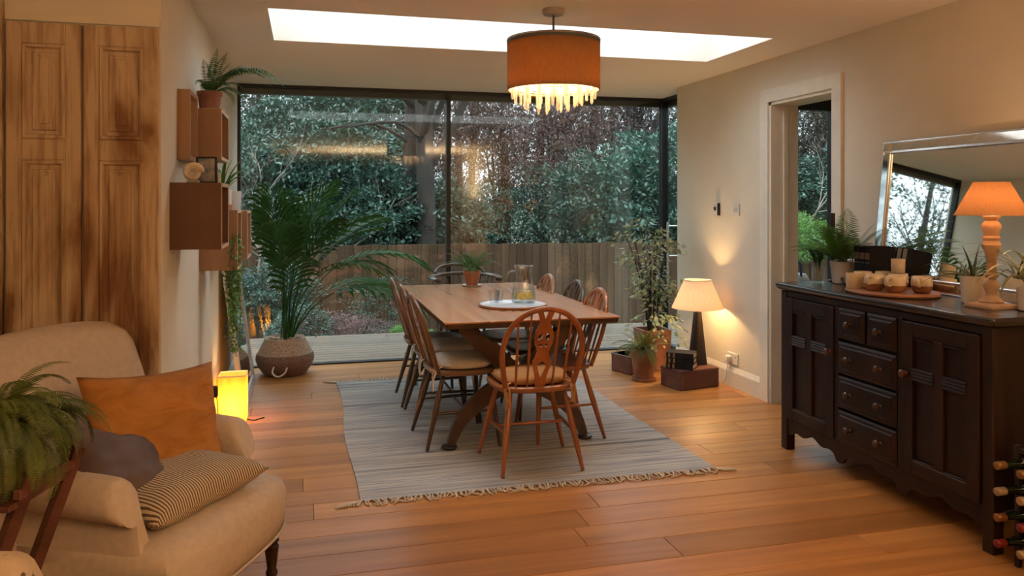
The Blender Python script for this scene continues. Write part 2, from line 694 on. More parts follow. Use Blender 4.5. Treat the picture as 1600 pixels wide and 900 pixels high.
# door opening architrave, lining, skirting
bm = bmesh.new()
minmax(bm, (XR - .02, DY1, 0), (XR, DY1 + .10, DZ + .09))
minmax(bm, (XR - .02, DY0 - .085, 0), (XR, DY0, DZ + .09))
minmax(bm, (XR - .02, DY0, DZ), (XR, DY1, DZ + .09))
struct('trim_1', bm, 'white')
bm = bmesh.new()
minmax(bm, (XR - .005, DY1 - .022, 0), (XR + .21, DY1, DZ))
minmax(bm, (XR - .005, DY0, 0), (XR + .21, DY0 + .022, DZ))
minmax(bm, (XR - .005, DY0, DZ - .022), (XR + .21, DY1, DZ))
minmax(bm, (XR + .09, DY1 - .035, 0), (XR + .12, DY1 - .02, DZ - .02))
minmax(bm, (XR + .09, DY0 + .02, 0), (XR + .12, DY0 + .035, DZ - .02))
struct('door_1', bm, 'white')


def skirt(name, a, b, face):
    bm = bmesh.new()
    minmax(bm, a, b)
    return struct(name, bm, 'white')


def skirting(name, x, y0, y1, d):
    bm = bmesh.new()
    s = 1 if d > 0 else -1
    prof = [(0, 0), (s * .018, 0), (s * .018, .115), (s * .012, .13), (s * .004, .15), (0, .15)]
    loft(bm, [[(x + p, yy, z) for p, z in prof] for yy in (y0, y1)])
    struct(name, bm, 'white')


skirting('baseboard_right', XR, DY1 + .10, YE, -1)
skirting('baseboard_left', XL, YCUP + .01, YB - .03, 1)

# glazed side room beyond the door
GP = 6.2
bm = bmesh.new()
minmax(bm, (XR + .2, 3.2, 2.35), (4.95, GP + .1, 2.45))
struct('ceiling_porch', bm, 'ceiling')
bm = bmesh.new()
minmax(bm, (4.9, 3.2, -.02), (5.05, GP + .1, 2.45))
minmax(bm, (XR + .2, 3.1, -.02), (5.05, 3.2, 2.45))
struct('wall_porch', bm, 'wall')
w4 = window('window_4')
for n_, a, b in (('head_frame', (XR + .2, GP - .03, 2.235), (4.9, GP + .04, 2.35)),
                 ('threshold', (XR + .2, GP - .03, -.02), (4.9, GP + .04, .03)),
                 ('jamb', (XR + .2, GP - .03, .03), (XR + .24, GP + .04, 2.235)),
                 ('mullion', (4.615, GP - .03, .03), (4.675, GP + .04, 2.235))):
    bm = bmesh.new()
    minmax(bm, a, b)
    ob(n_, bm, 'black', w4)
for a, b in ((XR + .24, 4.615), (4.675, 4.9)):
    bm = bmesh.new()
    minmax(bm, (a, GP, .03), (b, GP + .02, 2.235))
    ob('glass', bm, 'glass', w4)
hb = boxbm((4.63, GP - .045, 1.12), (.025, .03, .26), .006)
bx(hb, (4.63, GP - .075, 1.10), (.02, .05, .02), .004)
bx(hb, (4.60, GP - .095, 1.10), (.09, .015, .02), .004)
ob('handle', hb, 'blackplastic', w4)

# ================================================================== GARDEN
bm = bmesh.new()
g = bmesh.ops.create_grid(bm, x_segments=60, y_segments=60, size=60)
for v in bm.verts:
    v.co.y += 40
    v.co.x += 5
    d = max(0, v.co.y - 14)
    v.co.z = -.6 + min(.035 * d, 2.0)
M['ground'] = nmat('garden_ground', (.05, .045, .028), (.07, .10, .04), .95, .8)
struct('ground', bm, 'ground')

deck = window('deck')
bm = bmesh.new()
minmax(bm, (-5, YB + .06, -.12), (9, 8.75, -.075))
ob('joists', bm, 'knot', deck)
random.seed(11)
for k in range(14):
    y0 = YB + .07 + k * .12
    x = -5 + random.uniform(-1.5, 0)
    while x < 9:
        ln = random.uniform(2.6, 4.2)
        a, b = max(-5, x), min(9, x + ln)
        x += ln
        if b - a < .1:
            continue
        if b < -2.6 or a > 7.5:
            continue
        o = ob('deck_board', boxbm((0, 0, 0), (b - a - .006, .112, .03), .004), 'deck', deck)
        o.location = ((a + b) / 2, y0 + .056, -.055)

FY = 11.6
fen = thing('garden_fence', 'brown vertical board fence running behind the garden shrubs', 'fence', (0, FY, -.6))
fme = None
random.seed(5)
nb = 0
for k in range(-70, 130):
    bm = bmesh.new() if fme is None else None
    if fme is None:
        bx(bm, (0, 0, .69), (.118, .022, 1.38), .004)
        o = ob('fence_board', bm, 'fence', fen)
        fme = o.data
    else:
        o = ob('fence_board', fme, None, fen)
    o.location = (k * .122, random.uniform(-.012, .012), random.uniform(-.012, .012) + .0)
for z in (.3, 1.15):
    o = ob('rail', boxbm((3.7, .04, z), (24.4, .05, .08)), 'fence', fen)

# ---- plants of the garden
M['laurel'] = leaf_mat('laurel_leaf', (.034, .078, .056), (.095, .185, .135), .34, .25, 1.2, .15, .6)
M['dkgreen'] = leaf_mat('evergreen_leaf', (.028, .054, .036), (.078, .135, .092), .38, .25, 1.2, .15, .5)
M['copper'] = leaf_mat('copper_beech_leaf', (.080, .045, .043), (.165, .105, .095), .5, .2, 1.0, .2, .4)
M['lime'] = leaf_mat('bright_green_leaf', (.07, .17, .03), (.17, .34, .07), .45, .2, 1.0, .25, .5)
M['brownleaf'] = leaf_mat('winter_brown_leaf', (.085, .066, .052), (.17, .135, .105), .6, .2, 1.0, .2, .3)
M['pinkleaf'] = leaf_mat('reddish_shrub_leaf', (.12, .07, .06), (.24, .13, .12), .5, .2, 1.0, .2, .4)


def crown(name, n, ncl, leaf, seed, squash=.9, shell=.25, spray=.22, mat='laurel'):
    """leaves gathered in sprays through a unit ball"""
    r = np.random.default_rng(seed)
    u = unit(r.normal(size=(ncl, 3)))
    rad = r.uniform(shell, 1.0, (ncl, 1)) ** .45
    cen = u * rad * (1 + .18 * np.sin(4 * u[:, :1] + seed) * np.cos(3 * u[:, 1:2]))
    cen[:, 2] *= squash
    k = n // ncl
    ci = np.repeat(np.arange(ncl), k)
    off = r.normal(size=(len(ci), 3)) * np.array([spray, spray, spray * .45])
    pos = cen[ci] + off
    d = unit(u[ci] * .8 + r.normal(size=(len(ci), 3)) * .6 + np.array([0, 0, -.15]))
    nrm = unit(np.array([0, 0, 1.0]) + r.normal(size=(len(ci), 3)) * .45)
    L = leaf * r.uniform(.6, 1.25, len(ci))
    me = leaf_mesh(name, pos, d, nrm, L, L * .46)
    me.materials.append(M[mat])
    return me


def twig_mesh(name, seed, H=2.2, depth=4, mat='palebark', r0=.03, spread=.7, nchild=3):
    rd = random.Random(seed)
    bm = bmesh.new()

    def grow(p, d, ln, r, lv):
        pts = [p]
        q = V(p)
        dd = V(d)
        for _ in range(3):
            dd = (dd + V((rd.uniform(-1, 1), rd.uniform(-1, 1), rd.uniform(-.3, .6))) * .22).normalized()
            q = q + dd * ln / 3
            pts.append(V(q))
        tube(bm, pts, [r, r * .85, r * .7, r * .5], 5 if lv > 1 else 4)
        if lv == 0:
            return
        for _ in range(nchild):
            i = rd.choice((1, 2, 3))
            nd = (dd + V((rd.uniform(-1, 1), rd.uniform(-1, 1), rd.uniform(-.5, .7))) * spread).normalized()
            grow(pts[i], nd, ln * rd.uniform(.55, .8), r * .5, lv - 1)

    grow(V((0, 0, 0)), V((0, 0, 1)), H * .45, r0, depth)
    me = bpy.data.meshes.new(name)
    bm.to_mesh(me)
    bm.free()
    me.materials.append(M[mat])
    me.shade_smooth()
    return me


CR = {
    'laurel': [crown('laurel_leaves', 13000, 330, .085, s, .85, mat='laurel', spray=.085) for s in (1, 2, 3)],
    'dk': [crown('evergreen_leaves', 6500, 230, .055, s, 1.0, mat='dkgreen', spray=.085) for s in (4, 5, 6)],
    'copper': [crown('copper_leaves', 9500, 320, .046, s, 1.0, mat='copper', spray=.085) for s in (7, 8)],
    'brown': [crown('brown_leaves', 5200, 230, .040, s, 1.0, mat='brownleaf', spray=.10) for s in (9, 10)],
    'lime': [crown('lime_leaves', 9000, 300, .085, 11, .8, mat='lime', spray=.11)],
    'pink': [crown('pink_leaves', 6000, 220, .06, 12, .8, mat='pinkleaf', spray=.11)],
}
TW = [twig_mesh('bare_branches', s, 3.2, 4, 'bark', .045, .8, 4) for s in (21, 22, 23)]
TWP = [twig_mesh('pale_branches', s, 2.4, 4, 'palebark', .025, .8, 3) for s in (31, 32)]


def gz(y):
    return -.6 + min(.035 * max(0, y - 14), 2.0)


def plant(name, label, cat, kind, x, y, zc, r, rh=None, group=None, idx=0, trunk=.06, rz=0, twig=None):
    z0 = gz(y) - .03
    t = thing(name, label, cat, (x, y, z0), 0, group)
    me = CR[kind][idx % len(CR[kind])]
    f = ob('foliage', me, None, t, kind='stuff')
    f.location = (0, 0, zc - z0)
    f.scale = (r, r, rh or r)
    f.rotation_euler = (0, 0, rz)
    s = rz
    top = zc - z0
    tb = tubebm([(0, 0, 0), (.04 * sin(s), .05 * cos(s), top * .35), (.09 * cos(s * 2), .08 * sin(s), top * .7), (.05, .02, top + (rh or r) * .5)],
                [trunk, trunk * .85, trunk * .7, trunk * .35], 8, 3)
    ob('trunk', tb, 'bark', t, 180)
    if twig is not None:
        w = ob('branch', TW[twig % 3], None, t, kind='stuff')
        w.location = (0, 0, top - (rh or r) * .9)
        w.scale = (r * .6, r * .6, r * .6)
    return t


random.seed(77)


def where(c_):
    for lim, txt in ((330, 'seen in the sideboard mirror'), (430, 'beside the wall end of the window'), (500, 'above the potted palm'), (590, 'between palm and tall trunks'), (690, 'around the two tall trunks'),
                     (760, 'behind the upright window bar'), (860, 'below the pendant lamp'), (930, 'between pendant and ficus'), (1000, 'above the ficus'), (1100, 'by the window corner post')):
        if c_ < lim:
            return txt
    return 'seen through the open doorway'



def px(x, zc_):            # world x, y at image column x and camera depth
    xc = (x - 800) / 1230 * zc_
    return xc * cos(YAW) + zc_ * sin(YAW), zc_ * cos(YAW) - xc * sin(YAW)


# laurels and rhododendrons at middle distance: column, depth, centre height, radius
G1 = 'evergreen laurels along the fence'
for i, (c_, d, zc_, r, k) in enumerate((
        (420, 12.8, 1.5, 1.25, 'laurel'), (520, 13.2, 1.9, 1.2, 'laurel'), (590, 12.9, 1.2, 1.05, 'laurel'), (650, 13.4, 1.0, 1.1, 'laurel'),
        (480, 14.5, 2.6, 1.2, 'laurel'), (570, 15.0, 2.9, 1.3, 'laurel'), (700, 13.8, .95, 1.05, 'laurel'), (790, 13.6, .9, 1.0, 'dk'),
        (880, 13.9, 1.2, 1.2, 'dk'), (960, 13.6, 1.4, 1.2, 'laurel'), (1040, 14.0, 1.6, 1.4, 'laurel'), (330, 13.6, 1.9, 1.3, 'laurel'))):
    x, y = px(c_, d)
    plant('laurel_shrub' if k == 'laurel' else 'yew_shrub', ('%s blue green laurel above the fence, ' % ('tall' if zc_ > 2.4 else 'broad' if i % 2 else 'spreading') if k == 'laurel' else 'small leaved dark yew above the fence, ') + where(c_), 'shrub', k, x, y, zc_, r, r * .9, G1, i, .07, i * 1.3)
G2 = 'copper leaved trees'
for i, (c_, d, zc_, r) in enumerate(((780, 15.0, 2.3, 1.5), (850, 15.6, 3.2, 1.6), (740, 16.2, 3.7, 1.5), (905, 15.2, 2.0, 1.3), (960, 16.4, 3.4, 1.6))):
    x, y = px(c_, d)
    plant('copper_beech', ('high ' if zc_ > 3 else 'low ') + 'reddish brown leaved beech behind the fence, ' + where(c_), 'tree', 'copper', x, y, zc_, r, r * 1.1, G2, i, .10, i * 2.1, i)
G3 = 'dark evergreen trees further into the wood'
i = 0
for (c_, d, zc_, r) in ((400, 19, 3.2, 1.9), (500, 20, 4.6, 1.9), (600, 19.5, 2.6, 1.8), (720, 20.5, 4.6, 1.9), (840, 20, 3.0, 1.9), (930, 20, 5.0, 1.9),
                        (1030, 20, 3.2, 2.0), (1130, 19, 3.2, 2.0), (1210, 19, 2.4, 1.8), (1310, 19, 3.2, 2.0), (290, 19, 3.5, 2.1), (130, 18.5, 4.2, 2.3), (-60, 17, 4.4, 2.4), (-350, 14, 3.6, 2.2), (-900, 11.5, 3.2, 2.0), (-1600, 9, 3.0, 1.9),
                        (450, 23, 1.8, 2.2), (620, 24, 1.6, 2.2), (790, 23, 1.8, 2.2), (960, 23, 1.8, 2.2), (1200, 23, 2, 2.2)):
    x, y = px(c_, d)
    plant('evergreen_tree', ('distant ' if d > 22 else 'tall ' if zc_ > 3.8 else 'bushy ') + 'dark evergreen tree beyond the fence, ' + where(c_), 'tree', 'dk', x, y, zc_, r, r * 1.05, G3, i, .13, i * 1.7, i)
    i += 1
G4 = 'thin winter trees'
for i, (c_, d, zc_, r) in enumerate(((420, 17, 4.2, 1.7), (520, 17.5, 4.6, 1.7), (700, 18, 4.0, 1.6), (1000, 17.5, 3.6, 1.6), (1230, 16.5, 3.3, 1.5), (1290, 16, 2.6, 1.4), (610, 17.0, 4.2, 1.5))):
    x, y = px(c_, d)
    plant('winter_tree', 'thin winter tree with sparse brown leaves, ' + where(c_), 'tree', 'brown', x, y, zc_, r, r * 1.2, G4, i, .08, i * 2.3, i)
# seen through the open door
for i, (c_, d, zc_, r, k, nm, lb) in enumerate((
        (1228, 12.6, .85, .62, 'lime', 'bamboo_shrub', 'bright green shrub by the fence seen through the open doorway'),
        (1272, 13.4, .75, .55, 'lime', 'bamboo_shrub', 'smaller bright green shrub beside the dark window post beyond the doorway'),
        (1300, 15.2, 1.6, 1.2, 'laurel', 'laurel_shrub', 'blue green laurel above the bright shrubs beyond the doorway'),
        (1190, 15.0, 1.6, 1.2, 'laurel', 'laurel_shrub', 'blue green laurel half hidden by the doorway edge'))):
    x, y = px(c_, d)
    plant(nm, lb, 'shrub', k, x, y, zc_, r, r * .8, None, i, .05, i)
# low planting between deck and fence
for i, (c_, d, zc_, r, k, nm, lb) in enumerate((
        (470, 9.3, -.12, .42, 'laurel', 'low_shrub', 'low glossy shrub just behind the palm at the deck edge'),
        (520, 9.6, -.18, .42, 'pink', 'reddish_shrub', 'low reddish shrub at the deck edge beside the palm'),
        (572, 9.7, -.2, .36, 'pink', 'reddish_shrub', 'low pinkish shrub at the deck edge behind the chairs'),
        (602, 10.3, .02, .55, 'dk', 'evergreen_shrub', 'dark rounded shrub against the fence behind the three chairs'),
        (425, 10.2, .2, .6, 'laurel', 'low_shrub', 'leafy shrub rising behind the palm stems'),
        (640, 9.7, -.28, .28, 'lime', 'green_shrub', 'small bright green shrub at the deck edge'))):
    x, y = px(c_, d)
    plant(nm, lb, 'shrub', k, x, y, zc_, r, r * .8, None, i, .03, i)
# two tall trunks and a few more
for i, (c_, d, r, lean, lb) in enumerate(((633, 12.7, .125, .25, 'thick upright tree trunk behind the reflected chandelier'),
                                          (668, 12.4, .145, -.1, 'thickest tree trunk, with a forking branch, beside the mullion'),
                                          (985, 17, .14, .1, 'slim tree trunk beyond the glass near the window corner'),
                                          (1283, 17, .16, .2, 'tree trunk seen through the top of the doorway'))):
    x, y = px(c_, d)
    t = thing('tall_tree', lb, 'tree', (x, y, gz(y) - .05))
    tb = tubebm([(0, 0, 0), (lean * .2, 0, 2.0), (lean * .6, .1, 4.2), (lean, 0, 7.5)], [r * 1.2, r, r * .9, r * .6], 12, 4)
    ob('trunk', tb, 'bark', t, 180)
    bmr = tubebm([(lean * .3, 0, 2.6), (.5, .1, 3.4), (.9, 0, 4.6), (1.0, .1, 6)], [r * .55, r * .45, r * .35, r * .2], 8, 3)
    tube(bmr, [(lean * .5, 0, 3.6), (-.7, -.1, 4.4), (-1.5, 0, 4.9), (-2.4, .1, 5.1)], [r * .4, r * .32, r * .22, r * .1], 8, 3)
    tube(bmr, [(lean * .4, 0, 3.0), (-.5, -.1, 3.3), (-1.3, 0, 3.2)], [r * .25, r * .2, r * .08], 6, 3)
    ob('branch', bmr, 'bark', t, 180)
    w = ob('twigs', TW[i % 3], None, t, kind='stuff')
    w.location = (lean, 0, 3.0)
    w.scale = (1.6, 1.6, 1.4)
for i, (c_, d, z, s) in enumerate(((445, 10.8, 0, 1.25), (415, 11.0, .2, 1.1), (485, 12.0, 0, 1.2), (1250, 13.5, 0, 1.3))):
    x, y = px(c_, d)
    t = thing('bare_shrub', ['leafless shrub with pale forking twigs behind the palm top', 'leafless pale shrub near the window jamb', 'pale twiggy shrub right of the palm crown',
                             'leafless pale twigs in front of the trees beyond the doorway'][i], 'shrub', (x, y, gz(y) - .03), i * 1.1)
    o = ob('branches', TWP[i % 2], None, t, kind='stuff')
    o.scale = (s, s, s)
    for q in range(2):
        st_ = ob('stem', tubebm([(0, 0, 0), (.05 + .1 * q, .04, .5), (.1 - .3 * q, .0, 1.1), (.0 + .1 * q, 0, 1.7)], [.022, .018, .014, .008], 6, 3), 'palebark', t, 180)

# ================================================================== FURNITURE


def cushion_bm(w, h, t, n=22, pinch=.10, wr=.012, seed=0, rot=None):
    rd = np.random.default_rng(seed)
    ph = rd.uniform(0, 6, 8)
    bm = bmesh.new()

    def P_(u, v, s):
        x = w / 2 * u * (1 - pinch * (1 - v * v) * abs(u))
        y = h / 2 * v * (1 - pinch * (1 - u * u) * abs(v))
        e = max(0, (1 - u ** 4)) ** .55 * max(0, (1 - v ** 4)) ** .55
        z = s * t / 2 * e
        f = e * (1 - e * .6)
        z += wr * f * (sin(9 * u + 4 * v + ph[0]) + sin(5 * u - 11 * v + ph[1]) + .7 * sin(17 * (u - v) + ph[2])) * .6
        return (x, y, z)

    G = {}
    for s in (1, -1):
        for i in range(n + 1):
            for j in range(n + 1):
                edge = i in (0, n) or j in (0, n)
                if edge and s == -1:
                    G[s, i, j] = G[1, i, j]
                else:
                    G[s, i, j] = bm.verts.new(P_(-1 + 2 * i / n, -1 + 2 * j / n, s))
    for s in (1, -1):
        for i in range(n):
            for j in range(n):
                q = [G[s, i, j], G[s, i + 1, j], G[s, i + 1, j + 1], G[s, i, j + 1]]
                bm.faces.new(q if s == 1 else q[::-1])
    return bm


def frame_matrix(center, right, up):
    r = V(right).normalized()
    u = V(up)
    u = (u - r * u.dot(r)).normalized()
    n = r.cross(u)
    m = Matrix((r, u, n)).transposed().to_4x4()
    m.translation = V(center)
    return m


# ---------------------------------------------------------------- dining chairs
def splat_bm(base, up, ydir):
    k = .00107
    half = [(14, 62), (43, 62), (30, 95), (24, 112), (30, 130), (43, 160), (48, 190), (44, 222), (34, 244), (29, 262), (35, 288), (47, 310), (45, 332), (36, 362), (28, 392), (25, 445)]
    out = [(dx, y_) for dx, y_ in half] + [(-dx, y_) for dx, y_ in reversed(half)]
    out.append((0, 104))       # notch between the two prongs (closes the loop)
    holes = [[(-13, 166), (-27, 178), (-33, 204), (-20, 198), (-9, 212), (-7, 188)],
             [(13, 166), (27, 178), (33, 204), (20, 198), (9, 212), (7, 188)],
             [(-30, 220), (-8, 222), (-5, 236), (-20, 238)], [(30, 220), (8, 222), (5, 236), (20, 238)],
             [(0, 308), (24, 328), (14, 362), (0, 398), (-14, 362), (-24, 328)]]
    bm = bmesh.new()
    es = []
    for lp in [out] + holes:
        vs_ = [bm.verts.new(V(base) + V((dx * k, 0, 0)) + V(up) * ((445 - y_) * k)) for dx, y_ in lp]
        for i in range(len(vs_)):
            es.append(bm.edges.new((vs_[i], vs_[(i + 1) % len(vs_)])))
    bmesh.ops.triangle_fill(bm, use_beauty=True, use_dissolve=False, edges=es)
    fs = list(bm.faces)
    r = bmesh.ops.extrude_face_region(bm, geom=fs)
    nv = [e for e in r['geom'] if isinstance(e, bmesh.types.BMVert)]
    bmesh.ops.translate(bm, verts=nv, vec=V(ydir) * .011)
    return bm


def dining_chair(loc, rz, wd_, seat_m, label, cush=None, leg_m=None, ties=True, group='spindle backed dining chairs'):
    t = thing('dining_chair', label, 'chair', loc, rz, group)
    leg_m = leg_m or wd_
    # seat: rounded slab, slightly dished rim
    bm = bmesh.new()

    def so(s, z):
        p = superel(.222 * s, .208 * s, 36, 3.0, z)
        return [(x * (1.0 + .10 * (y + .2)), y, z_) for x, y, z_ in p]
    loft(bm, [so(.80, .398), so(.95, .406), so(1.0, .420), so(.995, .432), so(.96, .437), so(.7, .430), so(.3, .427)])
    ob('seat', bm, seat_m, t, 50)
    lean = .30
    upv = V((0, -lean, 1)).normalized()
    b0 = V((0, -.172, .425))
    hp = [(-.180, 0), (-.200, .10), (-.212, .19), (-.206, .27), (-.178, .345), (-.125, .405), (-.06, .437), (0, .446)]
    hp = hp + [(-x, v) for x, v in reversed(hp[:-1])]
    ob('back_bow', tubebm([b0 + V((x, 0, 0)) + upv * v for x, v in hp], .0135, 10, 4, (1.1, .9)), wd_, t, 180)
    for x0, x1, v in ((-.128, -.142, .39), (-.068, -.075, .432), (.068, .075, .432), (.128, .142, .39)):
        ob('spindle', tubebm([b0 + V((x0, 0, 0)), b0 + V(((x0 + x1) / 2, 0, 0)) + upv * v / 2, b0 + V((x1, 0, 0)) + upv * v], [.0055, .0075, .005], 8, 3), wd_, t, 180)
    ob('splat', splat_bm(b0 + V((0, -.006, -.005)) + upv * .008, upv * 1.045, V((0, 1, lean)).normalized()), wd_, t)
    legs = []
    for sx in (-1, 1):
        for sy in (-1, 1):
            top = V((sx * .145, sy * .135, .41))
            bot = V((sx * (.215 if sy < 0 else .245), -.245 if sy < 0 else .175, 0))
            legs.append((top, bot))
            ob('leg', tubebm([top, top.lerp(bot, .35), top.lerp(bot, .5), bot], [.0115, .0165, .0165, .0095], 10, 3), leg_m, t, 180)

    def at(i, f):
        return legs[i][0].lerp(legs[i][1], f)
    for a, b in ((0, 1), (2, 3)):
        ob('stretcher', tubebm([at(a, .52), (at(a, .52) + at(b, .52)) / 2, at(b, .52)], [.007, .0105, .007], 8, 3), leg_m, t, 180)
    ml = (at(0, .52) * .45 + at(1, .52) * .55)
    mr = (at(2, .52) * .45 + at(3, .52) * .55)
    ob('stretcher', tubebm([ml, (ml + mr) / 2, mr], [.007, .0105, .007], 8, 3), leg_m, t, 180)
    if cush:
        cb = bmesh.new()
        loft(cb, [superel(.15, .14, 28, 2.6, .431), superel(.19, .175, 28, 2.6, .440), superel(.20, .185, 28, 2.6, .458), superel(.19, .175, 28, 2.6, .476), superel(.13, .12, 28, 2.6, .487), superel(.05, .05, 28, 2.6, .489)])
        for v in cb.verts:
            v.co.y += .012
        ob('seat_cushion', cb, cush, t, 60)
        for sx in (-1, 1):
            tb = bmesh.new()
            p = V((sx * .178, -.175, .445))
            tube(tb, [p + V((-sx * .03, .03, .01)), p, p + V((sx * .012, -.02, -.03)), p + V((sx * .004, -.028, -.07)), p + V((sx * .008, -.03, -.12))], .005, 6, 3, (1.6, .6))
            tube(tb, [p, p + V((-sx * .012, -.025, -.02)), p + V((-sx * .006, -.03, -.06)), p + V((-sx * .016, -.032, -.095))], .005, 6, 3, (1.6, .6))
            ob('cushion_tie', tb, cush, t, 180)
    return t


dining_chair((1.175, 4.10, .012), 0, 'orange_wood', 'orange_seat', 'orange brown spindle chair with tan pad at the table end, back turned to the room', 'tan')
RL = -pi / 2
dining_chair((.885, 4.60, .012), RL + .06, 'mid_wood', 'mid_seat', 'dark legged chair with pale tied pad, first along the armchair side of the table', 'ecru', 'dark_wood')
dining_chair((.89, 5.09, .012), RL, 'mid_wood', 'mid_seat', 'middle dark chair of the three along the table side facing the doorway', 'ecru', 'dark_wood')
dining_chair((.88, 5.57, .012), RL - .02, 'mid_wood', 'mid_seat', 'dark spindle chair nearest the potted palm along the table side', None, 'dark_wood')
dining_chair((1.46, 4.57, .012), -RL, 'orange_wood', 'orange_seat', 'orange brown chair pushed in at the table corner nearest the doorway', None)
dining_chair((1.49, 5.07, .012), -RL, 'dark_wood', 'dark_wood', 'black brown chair between two lighter chairs on the lamp side of the table', None)
dining_chair((1.44, 5.56, .012), -RL, 'pale_wood', 'mid_seat', 'light brown chair on the lamp side, closest to the tall window', None)

# low armchair at the far table end
t = thing('bow_armchair', 'dark wooden chair with horizontal arm bow at the window end of the table', 'chair', (1.28, 6.53, .012))
bm = bmesh.new()
loft(bm, [superel(.19, .18, 30, 2.8, .40), superel(.22, .21, 30, 2.8, .42), superel(.215, .205, 30, 2.8, .438), superel(.1, .1, 30, 2.8, .43)])
ob('seat', bm, 'dark_wood', t, 50)
arm = [(-.25, -.26, .765), (-.275, -.16, .768), (-.27, 0, .77), (-.20, .14, .772), (-.08, .20, .775), (0, .21, .775)]
arm += [(-x, y, z) for x, y, z in reversed(arm[:-1])]
ob('arm_bow', tubebm(arm, [.02] * len(arm), 10, 4, (1.5, .8)), 'dark_wood', t, 180)
cr_ = [(-.215, .13, .785), (-.19, .17, .815), (-.12, .215, .842), (0, .235, .85), (.12, .215, .842), (.19, .17, .815), (.215, .13, .785)]
ob('crest_rail', tubebm(cr_, [.012, .014, .016, .016, .016, .014, .012], 8, 4), 'dark_wood', t, 180)
for a in range(-4, 5):
    an = RAD(90 + a * 24)
    p0 = V((.17 * cos(an), .165 * sin(an), .43))
    p1 = V((.26 * cos(an), .03 + .185 * sin(an), .768))
    ob('spindle', tubebm([p0, (p0 + p1) / 2, p1], [.006, .009, .006], 8, 2), 'dark_wood', t, 180)
for sx in (-1, 1):
    for sy in (-1, 1):
        ob('leg', tubebm([(sx * .14, sy * .13, .41), (sx * .18, sy * .17, .2), (sx * .22, sy * .21, 0)], [.012, .017, .010], 10, 3), 'dark_wood', t, 180)

# ---------------------------------------------------------------- dining table
TX0, TX1, TY0, TY1, TZ = .725, 1.745, 4.21, 6.22, .75
t = thing('dining_table', 'long elm dining table with curved trestle legs standing on the striped rug', 'table', ((TX0 + TX1) / 2, (TY0 + TY1) / 2, .012))
ox, oy = t.location.x, t.location.y
bm = bmesh.new()
W_, D_ = TX1 - TX0, TY1 - TY0
loft(bm, [rrect(W_ - .020, D_ - .020, .02, 3, 0, 0, .6995), rrect(W_ - .008, D_ - .008, .02, 3, 0, 0, .704), rrect(W_ - .004, D_ - .004, .02, 3, 0, 0, .730)], True, False)
ob('edge_band', bm, 'tabledark', t, 40)
for k in range(4):
    w = W_ / 4
    o = ob('top_board', boxbm((0, 0, 0), (w - .0006, D_, .010), .002), 'table', t)
    o.location = (-W_ / 2 + w * (k + .5), 0, .733)
for yy in (4.40, 6.02):
    for s in (-1, 1):
        ctr = 1.19 - ox
        path = [(.40, .018), (.345, .14), (.235, .255), (.10, .345), (.055, .41), (.12, .50), (.24, .60), (.33, .69)]
        ws = [.020, .034, .045, .052, .058, .050, .044, .040]
        P2 = smoothpath([(a, 0, b) for a, b in path], 4)
        wi = np.interp(np.linspace(0, 1, len(P2)), np.linspace(0, 1, len(ws)), ws)
        rings = []
        for i, p in enumerate(P2):
            tg = (P2[min(i + 1, len(P2) - 1)] - P2[max(0, i - 1)]).normalized()
            nn = V((tg.z, 0, -tg.x))
            th = .021
            rings.append([(ctr - s * (p.x + nn.x * wi[i] * a), yy - oy + b * th, p.z + nn.z * wi[i] * a) for a, b in ((-1, -1), (1, -1), (1, 1), (-1, 1))])
        bm = bmesh.new()
        loft(bm, rings)
        ob('trestle_leg', bm, 'tabledark', t, 40)
        fb = lathebm([(.042, 0), (.046, .008), (.044, .016), (.03, .019)], 20)
        o = ob('foot_cup', fb, 'blackplastic', t, 40)
        o.location = (ctr - s * .405, yy - oy, 0)
ob('stretcher', boxbm((1.19 - ox, 5.21 - oy, .40), (.035, 1.66, .085), .006), 'tabledark', t)
ob('cross_bearer', boxbm((0, 4.40 - oy, .688), (.80, .06, .022), .003), 'tabledark', t)
ob('cross_bearer', boxbm((0, 6.02 - oy, .688), (.80, .06, .022), .003), 'tabledark', t)

# ---------------------------------------------------------------- rug
m, tt, p = _new('striped_rug_weave')
L = tt.links
tc = tt.nodes.new('ShaderNodeTexCoord')
sx = tt.nodes.new('ShaderNodeSeparateXYZ')
L.new(tc.outputs['Object'], sx.inputs[0])
mp = tt.nodes.new('ShaderNodeMapping')
mp.inputs['Scale'].default_value = (.02, 1, 1)
n1 = tt.nodes.new('ShaderNodeTexNoise')
n1.inputs['Scale'].default_value = 17
n1.inputs['Detail'].default_value = 3
L.new(tc.outputs['Object'], mp.inputs[0])
L.new(mp.outputs[0], n1.inputs[0])
cr = tt.nodes.new('ShaderNodeValToRGB')
el = cr.color_ramp.elements
cols = [(.30, (.20, .215, .235)), (.40, (.44, .40, .35)), (.46, (.58, .56, .53)), (.50, (.27, .285, .305)), (.55, (.60, .56, .50)), (.62, (.33, .335, .345)), (.70, (.63, .59, .53))]
el[0].position, el[0].color = cols[0][0], rgb(cols[0][1])
el[1].position, el[1].color = cols[-1][0], rgb(cols[-1][1])
for pz, cc in cols[1:-1]:
    e = el.new(pz)
    e.color = rgb(cc)
L.new(n1.outputs[0], cr.inputs[0])
n2 = tt.nodes.new('ShaderNodeTexNoise')
n2.inputs['Scale'].default_value = 260
mx = tt.nodes.new('ShaderNodeMix')
mx.data_type = 'RGBA'
mx.blend_type = 'MULTIPLY'
mx.inputs[0].default_value = .35
L.new(tc.outputs['Object'], n2.inputs[0])
L.new(cr.outputs[0], mx.inputs[6])
L.new(n2.outputs[0], mx.inputs[7])
L.new(mx.outputs[2], p.inputs['Base Color'])
p.inputs['Roughness'].default_value = .95
p.inputs['Specular IOR Level'].default_value = .1
M['rug'] = m
RX0, RX1, RY0, RY1 = .235, 2.075, 3.735, 6.25
